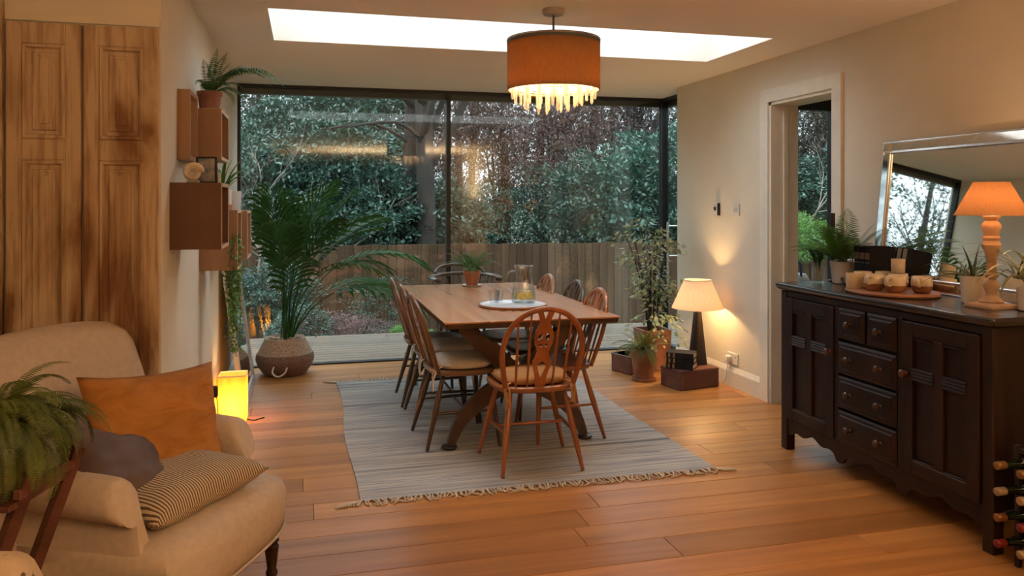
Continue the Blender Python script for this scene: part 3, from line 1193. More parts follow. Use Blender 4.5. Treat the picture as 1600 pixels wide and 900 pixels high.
t = thing('striped_rug', 'flat woven grey and cream striped rug with fringed ends under the table', 'rug', ((RX0 + RX1) / 2, (RY0 + RY1) / 2, .0))
bm = bmesh.new()
W_, D_ = RX1 - RX0, RY1 - RY0
nx, ny = 40, 60
rd = random.Random(4)


def rugp(i, j, z):
    u, v = i / nx, j / ny
    x = -W_ / 2 + u * W_ + (.012 * sin(9 * v + 1) * (1 if u < .5 else .6)) * abs(2 * u - 1)
    y = -D_ / 2 + v * D_ + .006 * sin(11 * u) * abs(2 * v - 1)
    return (x, y, z + .0012 * sin(23 * u + 3 * v) * sin(17 * v))


ga = [[bm.verts.new(rugp(i, j, .009)) for i in range(nx + 1)] for j in range(ny + 1)]
gb = [[bm.verts.new(rugp(i, j, .001)) for i in range(nx + 1)] for j in range(ny + 1)]
for j in range(ny):
    for i in range(nx):
        bm.faces.new((ga[j][i], ga[j][i + 1], ga[j + 1][i + 1], ga[j + 1][i]))
        bm.faces.new((gb[j][i], gb[j + 1][i], gb[j + 1][i + 1], gb[j][i + 1]))
for i in range(nx):
    bm.faces.new((ga[0][i], gb[0][i], gb[0][i + 1], ga[0][i + 1]))
    bm.faces.new((ga[ny][i], ga[ny][i + 1], gb[ny][i + 1], gb[ny][i]))
for j in range(ny):
    bm.faces.new((ga[j][0], ga[j + 1][0], gb[j + 1][0], gb[j][0]))
    bm.faces.new((ga[j][nx], gb[j][nx], gb[j + 1][nx], ga[j + 1][nx]))
ob('woven_panel', bm, 'rug', t, 60)
M['fringe'] = plain('cream_fringe_yarn', (.56, .47, .37), .95)
for s in (-1, 1):
    bm = bmesh.new()
    for k in range(150):
        x = -W_ / 2 + W_ * (k + .5) / 150
        y0 = s * D_ / 2 - s * .004
        a = rd.uniform(-.022, .022)
        b = rd.uniform(-.03, .03)
        ln = rd.uniform(.045, .075)
        tube(bm, [(x, y0, .007), (x + a * .5, y0 + s * ln * .4, .012), (x + a, y0 + s * ln * .75, .008), (x + b, y0 + s * ln, .004)], [.0045, .0035, .0045, .0025], 5, 2)
    for q in range(7):     # corner tassels spreading
        for sx_ in (-1, 1):
            x = sx_ * (W_ / 2 - .005)
            tube(bm, [(x, s * D_ / 2, .006), (x + sx_ * (.02 + .01 * q), s * (D_ / 2 + .03), .01), (x + sx_ * (.03 + .013 * q), s * (D_ / 2 + .045 + .002 * q), .004)], .004, 5, 2)
    ob('fringe', bm, 'fringe', t, 180, kind='stuff')

# ---------------------------------------------------------------- leaves of ferns, palms


def frond_mesh(name, L_, W_, n, e0, e1, pw, mat, fwd=.35, droop=.25, pet=.12, rr=.003, seg2=False, seed=0, vfold=0., profile=None):
    rd = np.random.default_rng(seed)
    ts = np.linspace(0, 1, 24)
    el_ = np.radians(e0 + (e1 - e0) * ts ** 1.15)
    dl = L_ / 23
    yy = np.concatenate(([0], np.cumsum(np.cos(el_[:-1]) * dl)))
    zz = np.concatenate(([0], np.cumsum(np.sin(el_[:-1]) * dl)))
    bm = bmesh.new()
    idx = list(range(0, 24, 3)) + [23]
    tube(bm, [(0, yy[i], zz[i]) for i in idx], [rr * (1 - .75 * ts[i]) for i in idx], 5)
    for i in range(n):
        q = i / (n - 1)
        t_ = pet + (1 - pet) * q
        f = t_ * 23
        y0, z0 = np.interp(f, np.arange(24), yy), np.interp(f, np.arange(24), zz)
        e = np.interp(f, np.arange(24), el_)
        T = V((0, cos(e), sin(e)))
        N = V((0, -sin(e), cos(e)))
        pr = profile(q) if profile else (sin(pi * (.12 + .88 * q) ** .75)) ** .7 if q < 1 else .15
        ln = W_ * max(.12, pr) * rd.uniform(.92, 1.05)
        for s in (-1, 1):
            b = V((0, y0, z0))
            fa = fwd + .5 * q * fwd
            d = V((s, 0, 0)) * cos(fa) + T * sin(fa) + N * vfold
            d.normalize()
            g = V((0, 0, -1))
            m1 = b + d * ln * .35 + g * droop * ln * .1
            m2 = b + d * ln * .7 + g * droop * ln * .45
            tip = b + d * ln * .98 + g * droop * ln * 1.0
            w = T * (pw * (.7 + .3 * pr))
            v0 = bm.verts.new(b)
            a1, a2 = bm.verts.new(m1 + w), bm.verts.new(m1 - w)
            if seg2:
                c1, c2 = bm.verts.new(m2 + w * .8), bm.verts.new(m2 - w * .8)
                v3 = bm.verts.new(tip)
                bm.faces.new((v0, a2, a1))
                bm.faces.new((a1, a2, c2, c1))
                bm.faces.new((c1, c2, v3))
            else:
                v3 = bm.verts.new(tip)
                bm.faces.new((v0, a2, v3, a1))
    me = bpy.data.meshes.new(name)
    bm.to_mesh(me)
    bm.free()
    me.materials.append(M[mat])
    return me


def fronds(root, meshes, n, z, seed, smin=.7, smax=1.1, tilt=(-12, 12), r=.02, az=None, c=(0, 0)):
    rd = random.Random(seed)
    for k in range(n):
        o = ob('frond', meshes[k % len(meshes)], None, root)
        a = (2 * pi * k * .618 + rd.uniform(-.2, .2)) if az is None else RAD(rd.uniform(*az))
        o.rotation_euler = Euler((RAD(rd.uniform(*tilt)), 0, a), 'XYZ')
        o.location = (c[0] - r * sin(a), c[1] + r * cos(a), z)
        s = rd.uniform(smin, smax)
        o.scale = (s, s, s)


def pot(root, rt, rb, h, mat, z=0, rim=0, seg=28, name='pot'):
    pr = [(rb * .9, z), (rb, z + .004)]
    if rim:
        pr += [(rt * .93, z + h - rim), (rt, z + h - rim), (rt * 1.02, z + h), (rt * .9, z + h), (rt * .86, z + h - .03)]
    else:
        pr += [(rt, z + h - .004), (rt * .985, z + h), (rt * .93, z + h), (rt * .90, z + h - .03)]
    o = ob(name, lathebm(pr, seg), mat, root, 40)
    ob('soil', lathebm([(rt * .90, z + h - .03), (rt * .9, z + h - .022), (.3 * rt, z + h - .012)], 20), 'soil', root, 180)
    return o


# ---------------------------------------------------------------- potted palm in basket
bcx, bcy = -.165, 6.72
t = thing('potted_palm', 'tall kentia palm in a woven belly basket by the window corner', 'palm', (bcx, bcy, 0))
bm = bmesh.new()
SEG = 120
prof = []
nz = 44
for i in range(nz + 1):
    q = i / nz
    r = np.interp(q, [0, .05, .25, .42, .55, .62, .8, .97, 1], [.150, .175, .215, .232, .226, .212, .186, .160, .158])
    prof.append((float(r), .30 * q))
rings = []
for i, (r, z) in enumerate(prof):
    rr = []
    for k in range(SEG):
        a = 2 * pi * k / SEG
        bump = .0035 * (sin(a * 60 + (i % 2) * pi)) * (1 if i % 2 else -.6) + (.002 if i % 2 else -.002)
        rr.append(((r + bump) * cos(a), (r + bump) * sin(a), z))
    rings.append(rr)
for r, z in ((.150, .30), (.145, .26)):
    rings.append([(r * cos(2 * pi * k / SEG), r * sin(2 * pi * k / SEG), z) for k in range(SEG)])
loft(bm, rings)
# two tones: upper seagrass, lower darker weave
m = nmat('woven_seagrass', (.26, .16, .10), (.48, .35, .25), .85, 60, (1, 1, 2.5), bump=.4)
tt = m.node_tree
p = tt.nodes['Principled BSDF']
src = p.inputs['Base Color'].links[0].from_socket
tc = [n for n in tt.nodes if n.type == 'TEX_COORD'][0]
sx = tt.nodes.new('ShaderNodeSeparateXYZ')
tt.links.new(tc.outputs['Object'], sx.inputs[0])
gt = tt.nodes.new('ShaderNodeMath')
gt.operation = 'LESS_THAN'
gt.inputs[1].default_value = .175
tt.links.new(sx.outputs[2], gt.inputs[0])
mx = tt.nodes.new('ShaderNodeMix')
mx.data_type = 'RGBA'
mx.blend_type = 'MULTIPLY'
tt.links.new(gt.outputs[0], mx.inputs[0])
tt.links.new(src, mx.inputs[6])
mx.inputs[7].default_value = (.46, .36, .32, 1)
tt.links.new(mx.outputs[2], p.inputs['Base Color'])
M['basket'] = m
ob('basket', bm, 'basket', t, 180)
ob('soil', lathebm([(.148, .255), (.148, .268), (.05, .275)], 24), 'soil', t, 180)
rd = random.Random(8)
bm = bmesh.new()
for k in range(26):
    a = rd.uniform(0, 2 * pi)
    r = rd.uniform(.04, .135)
    s = rd.uniform(.016, .03)
    q = bmesh.ops.create_icosphere(bm, subdivisions=1, radius=s)['verts']
    for v in q:
        v.co = V((v.co.x * 1.3 + r * cos(a), v.co.y + r * sin(a), v.co.z * .75 + .285))
ob('bark_chips', bm, nmat('bark_chips', (.20, .12, .07), (.42, .30, .2), .9, 20), t, kind='stuff')
hb = tubebm([(-.08, -.2, .10), (-.09, -.245, .06), (-.05, -.262, .03), (0, -.245, .05), (.02, -.215, .09)], .007, 8, 4)
ob('rope_handle', hb, plain('white_rope', (.55, .5, .42), .9), t, 180)
prof_palm = lambda q: .55 + .45 * sin(pi * min(1, q * .9 + .1)) if q < .95 else .6
PF = [frond_mesh('kentia_frond', 1.25, .50, 12, e0, e1, .021, 'palm', .85, .42, .56, .008, True, s, .22, prof_palm)
      for (e0, e1, s) in ((89, 45, 1), (88, 18, 2), (86, -15, 3))]
PFS = [frond_mesh('kentia_frond_low', 1.0, .40, 11, e0, e1, .020, 'palm', .8, .45, .45, .007, True, s, .1, prof_palm)
       for (e0, e1, s) in ((84, 15, 4), (80, -20, 5))]
rd = random.Random(2)
spec_ = [(-100, 0, .98, 0), (-72, 1, 1.0, -2), (-120, 1, .98, 2), (-60, 0, 1.0, 6), (170, 0, 1.0, 3), (165, 0, .9, 8), (178, 1, .93, 3), (-150, 1, .95, 3), (-85, 2, 1.05, -6), (-76, 4, 1.1, -10),
         (-108, 4, 1.15, -14), (-135, 0, 1.02, 4), (-170, 3, .95, 0), (140, 0, .8, 9), (-95, 1, .9, 0), (-125, 2, .88, 0), (0, 0, .74, 14), (-30, 0, .8, 12)]
for a, k, s, tl in spec_:
    me = (PF + PFS)[k]
    o = ob('frond', me, None, t)
    o.rotation_euler = Euler((RAD(tl), 0, RAD(a)), 'XYZ')
    o.location = (.05 * sin(RAD(a)) * -1, .05 * cos(RAD(a)), .27)
    o.scale = (s, s, s)

# ---------------------------------------------------------------- table fern, tray, jug, glasses, lemon
FN = [frond_mesh('fern_frond', .30, .055, 20, e0, e1, .0048, 'fern', .35, .3, .15, .0016, False, s) for (e0, e1, s) in ((75, -20, 1), (60, -45, 2), (85, 20, 3))]
t = thing('table_fern', 'green fern in a terracotta pot at the window end of the dining table', 'plant', (1.255, 6.03, .7502))
pot(t, .068, .046, .115, 'terracotta', .006, .028)
ob('saucer', lathebm([(.06, 0), (.075, .004), (.078, .012), (.07, .008), (.05, .006)], 24), 'whitepot', t, 60)
fronds(t, FN, 26, .11, 5, .6, .95, (-25, 10), .02)

t = tag(ob('round_tray', lathebm([(.19, 0), (.207, .004), (.212, .014), (.205, .015), (.195, .009), (.02, .008)], 48),
           [nmat('pale_tray_top', (.58, .58, .58), (.68, .68, .68), .2, 9)], None, 40), 'round pale tray with wooden rim on the near half of the dining table', 'tray')
t.location = (1.262, 4.80, .7502)
ob('rim', lathebm([(.208, .002), (.216, .006), (.216, .016), (.2095, .0165), (.208, .002)], 48, (0, 0, 0), False, False), 'pale_wood', t, 50)
JX, JY = 1.348, 4.86
t = thing('water_jug', 'tall clear glass water jug with lemon slices on the round tray', 'jug', (JX, JY, .759))
pj_ = [(.068, .0), (.077, .01), (.078, .035), (.073, .08), (.062, .13), (.056, .18), (.060, .225), (.064, .24)]
inn = [(r - .003, z + .002) for r, z in reversed(pj_)]
ob('body', lathebm(pj_ + inn[:-1] + [(.066, .008)], 36), 'tumbler', t, 180)
ob('handle', tubebm([(-.058, -.01, .205), (-.098, -.015, .20), (-.118, -.02, .15), (-.105, -.02, .10), (-.074, -.012, .075)], .007, 10, 5), 'tumbler', t, 180)
ob('water', lathebm([(.064, .010), (.0735, .02), (.073, .045), (.069, .085), (.02, .0855)], 30), 'water', t, 180)
lem = nmat('lemon_flesh', (.62, .46, .06), (.75, .62, .22), .4, 30)
for i, (x, y, z, a, b) in enumerate(((-.02, -.05, .048, 80, -10), (.03, -.035, .052, 70, 30), (-.045, .01, .05, 88, 50))):
    o = ob('lemon_slice', lathebm([(.026, -.0025), (.028, 0), (.026, .0025)], 20), lem, t)
    o.location = (x, y, z)
    o.rotation_euler = (RAD(a), 0, RAD(b))
for i, (x, y) in enumerate(((1.155, 4.855), (1.20, 4.925))):
    o = tag(ob('tumbler', lathebm([(.024, 0), (.027, .003), (.036, .088), (.0345, .088), (.026, .012), (.01, .010)], 28), 'tumbler', None, 60),
            ['clear glass tumbler at the tray rim on the chair side', 'second clear tumbler half behind the first on the tray'][i], 'glass', 'tumblers on the tray')
    o.location = (x, y, .759)

# ---------------------------------------------------------------- pendant lamp
PX, PY = 1.25, 3.92
t = thing('pendant_lamp', 'orange brown drum pendant lamp with hanging glass drops over the table', 'lamp', (PX, PY, ZC))
ob('ceiling_rose', lathebm([(.058, 0), (.058, -.022), (.05, -.03), (.012, -.032)], 28), plain('rose_metal', (.42, .34, .28), .35, .3), t, 40)
ob('rod', tubebm([(0, 0, -.02), (0, 0, -.36)], .006, 10), plain('rod_metal', (.30, .24, .2), .3, .8), t, 180)
dr = .2425
zt, zb = -.185, -.425
M['drum'] = shade_mat('burnt_orange_silk', (.46, .26, .12), .42)
ob('shade', lathebm([(dr, zb), (dr, zt + .025), (dr - .002, zt + .025), (dr - .002, zb)], 64, cap0=False, cap1=False), 'drum', t, 180)
M['lining'] = shade_mat('white_lining', (.85, .80, .72), .35)
ob('lining', lathebm([(dr - .006, zb + .002), (dr - .006, zt + .02), (dr - .008, zt + .02), (dr - .008, zb + .002)], 64, cap0=False, cap1=False), 'lining', t, 180)
ob('top_trim', lathebm([(dr + .001, zt), (dr + .001, zt + .026), (dr - .005, zt + .026), (dr - .005, zt)], 64, cap0=False, cap1=False), plain('grey_trim', (.10, .095, .085), .7), t, 40)
fr = tubebm([(dr * cos(a) - 0, dr * sin(a), zt + .02) for a in np.linspace(0, 2 * pi, 40)], .003, 6)
for a in (0, 2 * pi / 3, 4 * pi / 3):
    tube(fr, [(0, 0, zt - .0), (dr * cos(a), dr * sin(a), zt + .02)], .003, 6)
ob('shade_carrier', fr, 'chrome', t)
M['bulb'] = emit('glowing_bulb', (1.0, .80, .52), 14)
for k in range(3):
    a = 2 * pi * k / 3 + .5
    bm = bmesh.new()
    lathe(bm, [(.006, .06), (.014, .05), (.026, .025), (.028, 0), (.02, -.02), (.004, -.028)], 14, (.10 * cos(a), .10 * sin(a), -.31))
    b = ob('bulb', bm, 'bulb', t, 180)
    ob('bulb_arm', tubebm([(0, 0, zt), (.06 * cos(a), .06 * sin(a), -.225), (.10 * cos(a), .10 * sin(a), -.25)], .005, 8, 3), 'chrome', t, 180)
ring_b = bmesh.new()
for rr in (.215, .15, .08):
    tube(ring_b, [(rr * cos(a), rr * sin(a), zb + .012) for a in np.linspace(0, 2 * pi, 48)], .004, 6)
ob('drop_ring', ring_b, 'chrome', t)
cme = None
rd = random.Random(6)
for rr, nn, ln in ((.215, 20, .065), (.15, 13, .095), (.08, 8, .125)):
    for k in range(nn):
        if cme is None:
            bm = bmesh.new()
            loft(bm, [[(r * cos(pi / 3 * j), r * sin(pi / 3 * j), z) for j in range(6)] for r, z in ((.003, 0), (.0085, -.12), (.0085, -.88), (.003, -1.0))])
            o = ob('crystal_drop', bm, 'crystal', t)
            cme = o.data
        else:
            o = ob('crystal_drop', cme, None, t)
        a = 2 * pi * (k + rd.uniform(-.15, .15)) / nn
        o.location = (rr * cos(a), rr * sin(a), zb + .008)
        o.scale = (1, 1, ln * rd.uniform(.75, 1.15))
        o.rotation_euler = (0, 0, rd.uniform(0, 1))
M['diffuser'] = shade_mat('white_diffuser', (.88, .84, .78), .6)
ob('diffuser', lathebm([(.230, zb + .016), (.230, zb + .019), (.01, zb + .019), (.01, zb + .016)], 48), 'diffuser', t, 40)
ob('top_cover', lathebm([(dr - .01, zt + .012), (dr - .01, zt + .016), (.02, zt + .016), (.02, zt + .012)], 48), shade_mat('top_cover', (.62, .55, .46), .08), t, 40)
lamp('pendant_light', 'POINT', (0, 0, -.30), 40, (1.0, .70, .40), .07, parent=t)

# ---------------------------------------------------------------- wardrobe doors on the left
M['oldpaint'] = nmat('worn_cream_paint', (.17, .080, .040), (.54, .41, .275), .7, 6, (1, 1, .24), 12, .29, .54, spec=.25, bump=.35, dist=.6)
tt = M['oldpaint'].node_tree
ny_ = [n for n in tt.nodes if n.type == 'VALTORGB'][0]
for pz, cc in ((.38, (.25, .135, .070)), (.43, (.38, .26, .155))):
    e = ny_.color_ramp.elements.new(pz)
    e.color = rgb(cc)
n2 = tt.nodes.new('ShaderNodeTexNoise')      # fine scratches along the boards
n2.inputs['Scale'].default_value = 55
n2.inputs['Detail'].default_value = 6
mp2 = tt.nodes.new('ShaderNodeMapping')
mp2.inputs['Scale'].default_value = (1, 1, .06)
tc2 = [n for n in tt.nodes if n.type == 'TEX_COORD'][0]
tt.links.new(tc2.outputs['Object'], mp2.inputs[0])
tt.links.new(mp2.outputs[0], n2.inputs[0])
cr2 = tt.nodes.new('ShaderNodeValToRGB')
cr2.color_ramp.elements[0].position = .36
cr2.color_ramp.elements[1].position = .50
cr2.color_ramp.elements[0].color = (.45, .33, .26, 1)
cr2.color_ramp.elements[1].color = (1, 1, 1, 1)
tt.links.new(n2.outputs[0], cr2.inputs[0])
mx2 = tt.nodes.new('ShaderNodeMix')
mx2.data_type = 'RGBA'
mx2.blend_type = 'MULTIPLY'
mx2.inputs[0].default_value = .5
p2 = tt.nodes['Principled BSDF']
src2 = p2.inputs['Base Color'].links[0].from_socket
tt.links.new(src2, mx2.inputs[6])
tt.links.new(cr2.outputs[0], mx2.inputs[7])
tt.links.new(mx2.outputs[2], p2.inputs['Base Color'])
t = thing('panelled_cupboard', 'tall cupboard with worn stripped paint panelled doors behind the armchair', 'cupboard', (-1.105, YCUP, 0))
XW = .5405
leafw = [(-.0, .262), (.268, .5405)]
for li, (a, b) in enumerate(leafw):
    d = ob('door', boxbm(((a + b) / 2, .012 - .012, 1.05), (b - a - .004, .02, 2.085), .003), 'oldpaint', t)
    w = b - a
    st = .055
    fr = bmesh.new()
    ztop, zmid1, zmid0 = 2.012, 1.645, 1.565
    for cx, cz, sw, sh in ((a + st / 2 + .002, 1.05, st, 2.085), (b - st / 2 - .002, 1.05, st, 2.085), ((a + b) / 2, (2.0925 + ztop) / 2, w - 2 * st, 2.0925 - ztop),
                           ((a + b) / 2, (zmid1 + zmid0) / 2, w - 2 * st, zmid1 - zmid0), ((a + b) / 2, .12, w - 2 * st, .23)):
        bx(fr, (cx, -.017, cz), (sw, .016, sh), .003)
    ob('door_frame', fr, 'oldpaint', d)
    for z0, z1 in ((zmid1, ztop), (.235, zmid0)):
        pw, ph = w - 2 * st, z1 - z0
        bm = bmesh.new()
        rr = []
        for ins, dep in ((.0, -.022), (.006, -.031), (.014, -.029), (.018, -.014), (.019, -.0105), (.034, -.0105), (.037, -.018), (.046, -.018), (.048, -.0145), (.058, -.0145), (.060, -.021), (.066, -.021)):
            x0, x1, zz0, zz1 = a + st + ins, b - st - ins, z0 + ins, z1 - ins
            rr.append([(x0, dep, zz0), (x1, dep, zz0), (x1, dep, zz1), (x0, dep, zz1)])
        loft(bm, rr, False, True)
        ob('door_panel', bm, 'oldpaint', d)
bm = bmesh.new()
minmax(bm, (-1.75 + 1.105, -.03, 0), (-.008, -.005, ZC - .002))
ob('side_post', bm, 'oldpaint', t)
bm = bmesh.new()
minmax(bm, (-.004, -.012, 2.10), (XW, -.001, 2.128))
ob('top_strip', bm, 'wall', t)

# ---------------------------------------------------------------- wall boxes


def wallbox(label, y0, y1, xf, z0, z1, mat, shelf=None, x0=XL):
    t = thing('wall_shelf', label, 'shelf', (x0, y0, z0), 0, None)
    d, ln, h, th = xf - x0, y1 - y0, z1 - z0, .016
    ob('side_panel', boxbm((d / 2, th / 2, h / 2), (d, th, h), .001), mat, t)
    ob('side_panel', boxbm((d / 2, ln - th / 2, h / 2), (d, th, h), .001), mat, t)
    ob('bottom_panel', boxbm((d / 2, ln / 2, th / 2), (d - .001, ln - 2 * th, th), .001), mat, t)
    ob('top_panel', boxbm((d / 2, ln / 2, h - th / 2), (d - .001, ln - 2 * th, th), .001), mat, t)
    ob('back_panel', boxbm((.004, ln / 2, h / 2), (.006, ln - 2 * th, h - 2 * th)), mat, t)
    eb = bmesh.new()
    for c, s in (((d + .001, th / 2, h / 2), (.002, th, h)), ((d + .001, ln - th / 2, h / 2), (.002, th, h)), ((d + .001, ln / 2, th / 2), (.002, ln - 2 * th, th)), ((d + .001, ln / 2, h - th / 2), (.002, ln - 2 * th, th))):
        bx(eb, c, s)
    ob('front_edging', eb, 'edge', t)
    return t


wallbox('walnut brown wall box shelf with books, nearest the armchair', 3.60, 3.92, -.353, 1.200, 1.487, 'walnutbox')
wallbox('oak wall box shelf carrying the fern pot, highest on the wall', 4.10, 4.47, -.402, 1.612, 1.862, 'oakbox')
wallbox('oak wall box shelf with the trailing plant, under the white pot', 4.56, 4.84, -.365, 1.030, 1.360, 'oakbox')
wallbox('oak wall box shelf nearest the window, partly behind the palm', 5.02, 5.36, -.345, 1.06, 1.352, 'oakbox')
# shadow-box picture
t = thing('box_picture', 'deep oak framed picture with white mount on the side wall', 'picture', (XL, 3.80, 1.593))
fr = bmesh.new()
d, ln, h = .055, .27, .32
for c, s in (((d / 2, .01, h / 2), (d, .02, h)), ((d / 2, ln - .01, h / 2), (d, .02, h)), ((d / 2, ln / 2, .01), (d, ln - .04, .02)), ((d / 2, ln / 2, h - .01), (d, ln - .04, .02))):
    bx(fr, c, s, .001)
ob('frame', fr, 'oakbox', t)
ob('mount', boxbm((.01, ln / 2, h / 2), (.015, ln - .04, h - .04)), plain('white_mount', (.7, .7, .68), .8), t)
ob('print', boxbm((.019, ln / 2, h / 2), (.003, .12, .17)), nmat('grey_print', (.10, .12, .16), (.5, .5, .5), .7, 18), t)
# books
t = thing('book', 'purple spined book standing in the walnut wall box', 'book', (-.375, 3.625, 1.217), 0, 'books in the walnut wall box')
bcol = nmat('purple_cover', (.16, .06, .12), (.30, .18, .30), .6, 60, (1, 1, .3))


def book(t, w, d, h, cov, spine_dir=1, bands=False):
    """book standing; spine towards +x, thickness along y"""
    cv = bmesh.new()
    bx(cv, (-d / 2, .0015, h / 2), (d, .003, h))
    bx(cv, (-d / 2, w - .0015, h / 2), (d, .003, h))
    bx(cv, (-.0015, w / 2, h / 2), (.003, w, h))
    ob('cover', cv, cov, t)
    ob('pages', boxbm((-d / 2 - .001, w / 2, h / 2), (d - .008, w - .007, h - .008)), 'paper', t)
    if bands:
        for z in bands:
            ob('spine_band', boxbm((.0004, w / 2, h * z), (.0016, w * .9, .006)), 'gold', t)


book(t, .018, .15, .235, bcol)
t = thing('book', 'pale lilac patterned book beside the purple one in the walnut wall box', 'book', (-.365, 3.648, 1.217), 0, 'books in the walnut wall box')
book(t, .024, .15, .205, nmat('lilac_cover', (.30, .22, .34), (.62, .56, .58), .6, 70))
for i in range(5):
    t = thing('disc_case', ['first', 'second', 'third', 'fourth', 'fifth'][i] + ' slim dark case from the near side in the highest oak box', 'case', (-.42, 4.125 + i * .017, 1.629), 0, 'dark cases in the highest oak box')
    book(t, .014, .12, .19, nmat('dark_case', (.012, .012, .016), (.08, .07, .08), .4, 40))
for i, (cc, lb) in enumerate((((.22, .10, .30), 'violet book low in the oak box behind the palm leaves'), ((.16, .22, .42), 'blue book beside the violet one behind the palm leaves'))):
    t = thing('book', lb, 'book', (-.350, 5.045 + i * .028, 1.077), 0, 'books in the oak box by the palm')
    book(t, .024, .15, .12, plain('book_cloth_' + 'ab'[i], cc, .6))
# ornament, framed photo, candle on walnut box
t = thing('shell_ornament', 'cream spiral shell ornament on the walnut wall box', 'ornament', (-.475, 3.665, 1.487))
sp = [(0.036 * (1 - .8 * k / 40) * cos(k * .38), 0, .046 + .036 * (1 - .8 * k / 40) * sin(k * .38)) for k in range(41)]
ob('spiral', tubebm(sp, [.013 * (1 - .7 * k / 40) for k in range(41)], 10), nmat('cream_shell', (.50, .38, .24), (.72, .62, .48), .4, 30), t, 180)
ob('stand', boxbm((0, 0, .006), (.05, .03, .012), .003), plain('grey_stone', (.4, .38, .34), .5), t)
t = thing('small_frame', 'small black framed picture standing on the walnut wall box', 'picture', (-.43, 3.76, 1.487), RAD(-12))
fr = bmesh.new()
for c, s in (((-.042, 0, .06), (.008, .012, .12)), ((.042, 0, .06), (.008, .012, .12)), ((0, 0, .004), (.076, .012, .008)), ((0, 0, .116), (.076, .012, .008))):
    bx(fr, c, s, .001)
ob('frame', fr, 'black', t)
ob('print', boxbm((0, .002, .06), (.076, .004, .104)), nmat('framed_print', (.12, .16, .2), (.5, .42, .34), .5, 25), t)
t = tag(ob('candle', lathebm([(.010, 0), (.011, .002), (.011, .05), (.002, .051)], 16), 'whitepot', None, 60), 'small white candle beside the black framed picture', 'candle')
t.location = (-.385, 3.80, 1.487)
# fern on the highest box
t = thing('shelf_fern', 'arching fern in a brown pot on the highest oak box', 'plant', (-.475, 4.27, 1.862))
ob('drip_tray', lathebm([(.07, 0), (.078, .004), (.078, .012), (.06, .008)], 24), 'whitepot', t, 50)
pot(t, .062, .048, .095, 'oldterra', .008, .02)
SF = [frond_mesh('shelf_fern_frond', .30, .048, 22, e0, e1, .0048, 'dfern', .3, .35, .12, .0016, False, s) for (e0, e1, s) in ((80, -35, 1), (60, -80, 2), (88, 40, 3))]
fronds(t, SF, 18, .095, 15, .55, .8, (-25, 10), .02, (-200, 20))
FL = [frond_mesh('long_fern_frond', .46, .055, 26, 70, -55, .005, 'fern', .3, .35, .12, .0016, False, 4)]
fronds(t, FL, 5, .095, 16, .8, 1.0, (-15, 5), .02, (-130, -70))
# spiky plant in white and terracotta pot
t = thing('spiky_plant', 'strappy leaved plant in a white pot with terracotta base on an oak box', 'plant', (-.455, 4.68, 1.360))
pot(t, .058, .050, .115, 'whitepot', .0)
ob('pot_base', lathebm([(.0515, .0005), (.0535, .030), (.0505, .031)], 28, cap0=False, cap1=False), 'terracotta', t, 40)
SP = [frond_mesh('strap_leaf', .24, .001, 2, e0, e1, .001, 'dfern') for e0, e1 in ((80, 30),)]


def strap(name, L_, w, e0, e1, mat, n=9, fold=.25, tw=0):
    bm = bmesh.new()
    y = z = 0
    prev = None
    for i in range(n + 1):
        q = i / n
        e = RAD(e0 + (e1 - e0) * q)
        ww = w * (.55 + .9 * q) * (1 - q) ** .55 * 1.25 if q < 1 else .0006
        ww = max(ww, .0006)
        N = V((0, -sin(e), cos(e)))
        c = V((0, y, z))
        r = [bm.verts.new(c + V((-ww, 0, 0)) + N * ww * fold), bm.verts.new(c), bm.verts.new(c + V((ww, 0, 0)) + N * ww * fold)]
        if prev:
            bm.faces.new((prev[0], prev[1], r[1], r[0]))
            bm.faces.new((prev[1], prev[2], r[2], r[1]))
        prev = r
        y += cos(e) * L_ / n
        z += sin(e) * L_ / n
    me = bpy.data.meshes.new(name)
    bm.to_mesh(me)
    bm.free()
    me.materials.append(M[mat])
    me.shade_smooth()
    return me


def straps(root, meshes, n, z, seed, smin, smax, tilt=(-10, 10), az=(0, 360), r=.012):
    rd = random.Random(seed)
    for k in range(n):
        o = ob('leaf', meshes[k % len(meshes)], None, root)
        a = RAD(az[0] + (az[1] - az[0]) * ((k * .618) % 1))
        o.rotation_euler = Euler((RAD(rd.uniform(*tilt)), 0, a), 'XYZ')
        o.location = (-r * sin(a), r * cos(a), z)
        s = rd.uniform(smin, smax)
        o.scale = (s, s, s)


ST = [strap('strap_leaf', .24, .010, e0, e1, 'fern') for e0, e1 in ((85, 50), (70, 5), (60, -30))]
straps(t, ST, 22, .09, 3, .7, 1.05)
# second pot (grey) beside it
t = thing('grey_planter', 'plain pale grey pot on the oak box nearest the window', 'pot', (-.44, 5.15, 1.352))
pot(t, .055, .048, .12, 'greypot', 0)
# trailing plant
t = thing('trailing_plant', 'long trailing green plant hanging down from the oak wall box', 'plant', (-.46, 4.635, 1.05))
r = np.random.default_rng(5)
bm = bmesh.new()
pos = []
for k in range(18):
    bx0, by0 = r.uniform(-.035, .045), r.uniform(-.075, .075)
    ln = r.uniform(.36, .66)
    pts = []
    for q in np.linspace(0, 1, 9):
        pts.append((.065 + bx0 * .6 + .02 * sin(5 * q + k), by0 + .02 * sin(7 * q + k * 2), .17 + .05 * sin(pi * min(1, q * 3)) - q * ln))
    tube(bm, [(-.0, by0 * .5, .10)] + pts, .0013, 4)
    for q in np.linspace(0, 1, int(110 * ln)):
        i = q * 8
        pp = np.array([np.interp(i, range(9), [p_[c] for p_ in pts]) for c in range(3)])
        pos.append(pp + r.normal(size=3) * .007)
ob('stems', bm, 'stem', t, kind='stuff')
pos = np.array(pos)
d = unit(r.normal(size=pos.shape) + np.array([.3, -.3, -.4]))
nn = unit(r.normal(size=pos.shape) + np.array([.5, -.5, .4]))
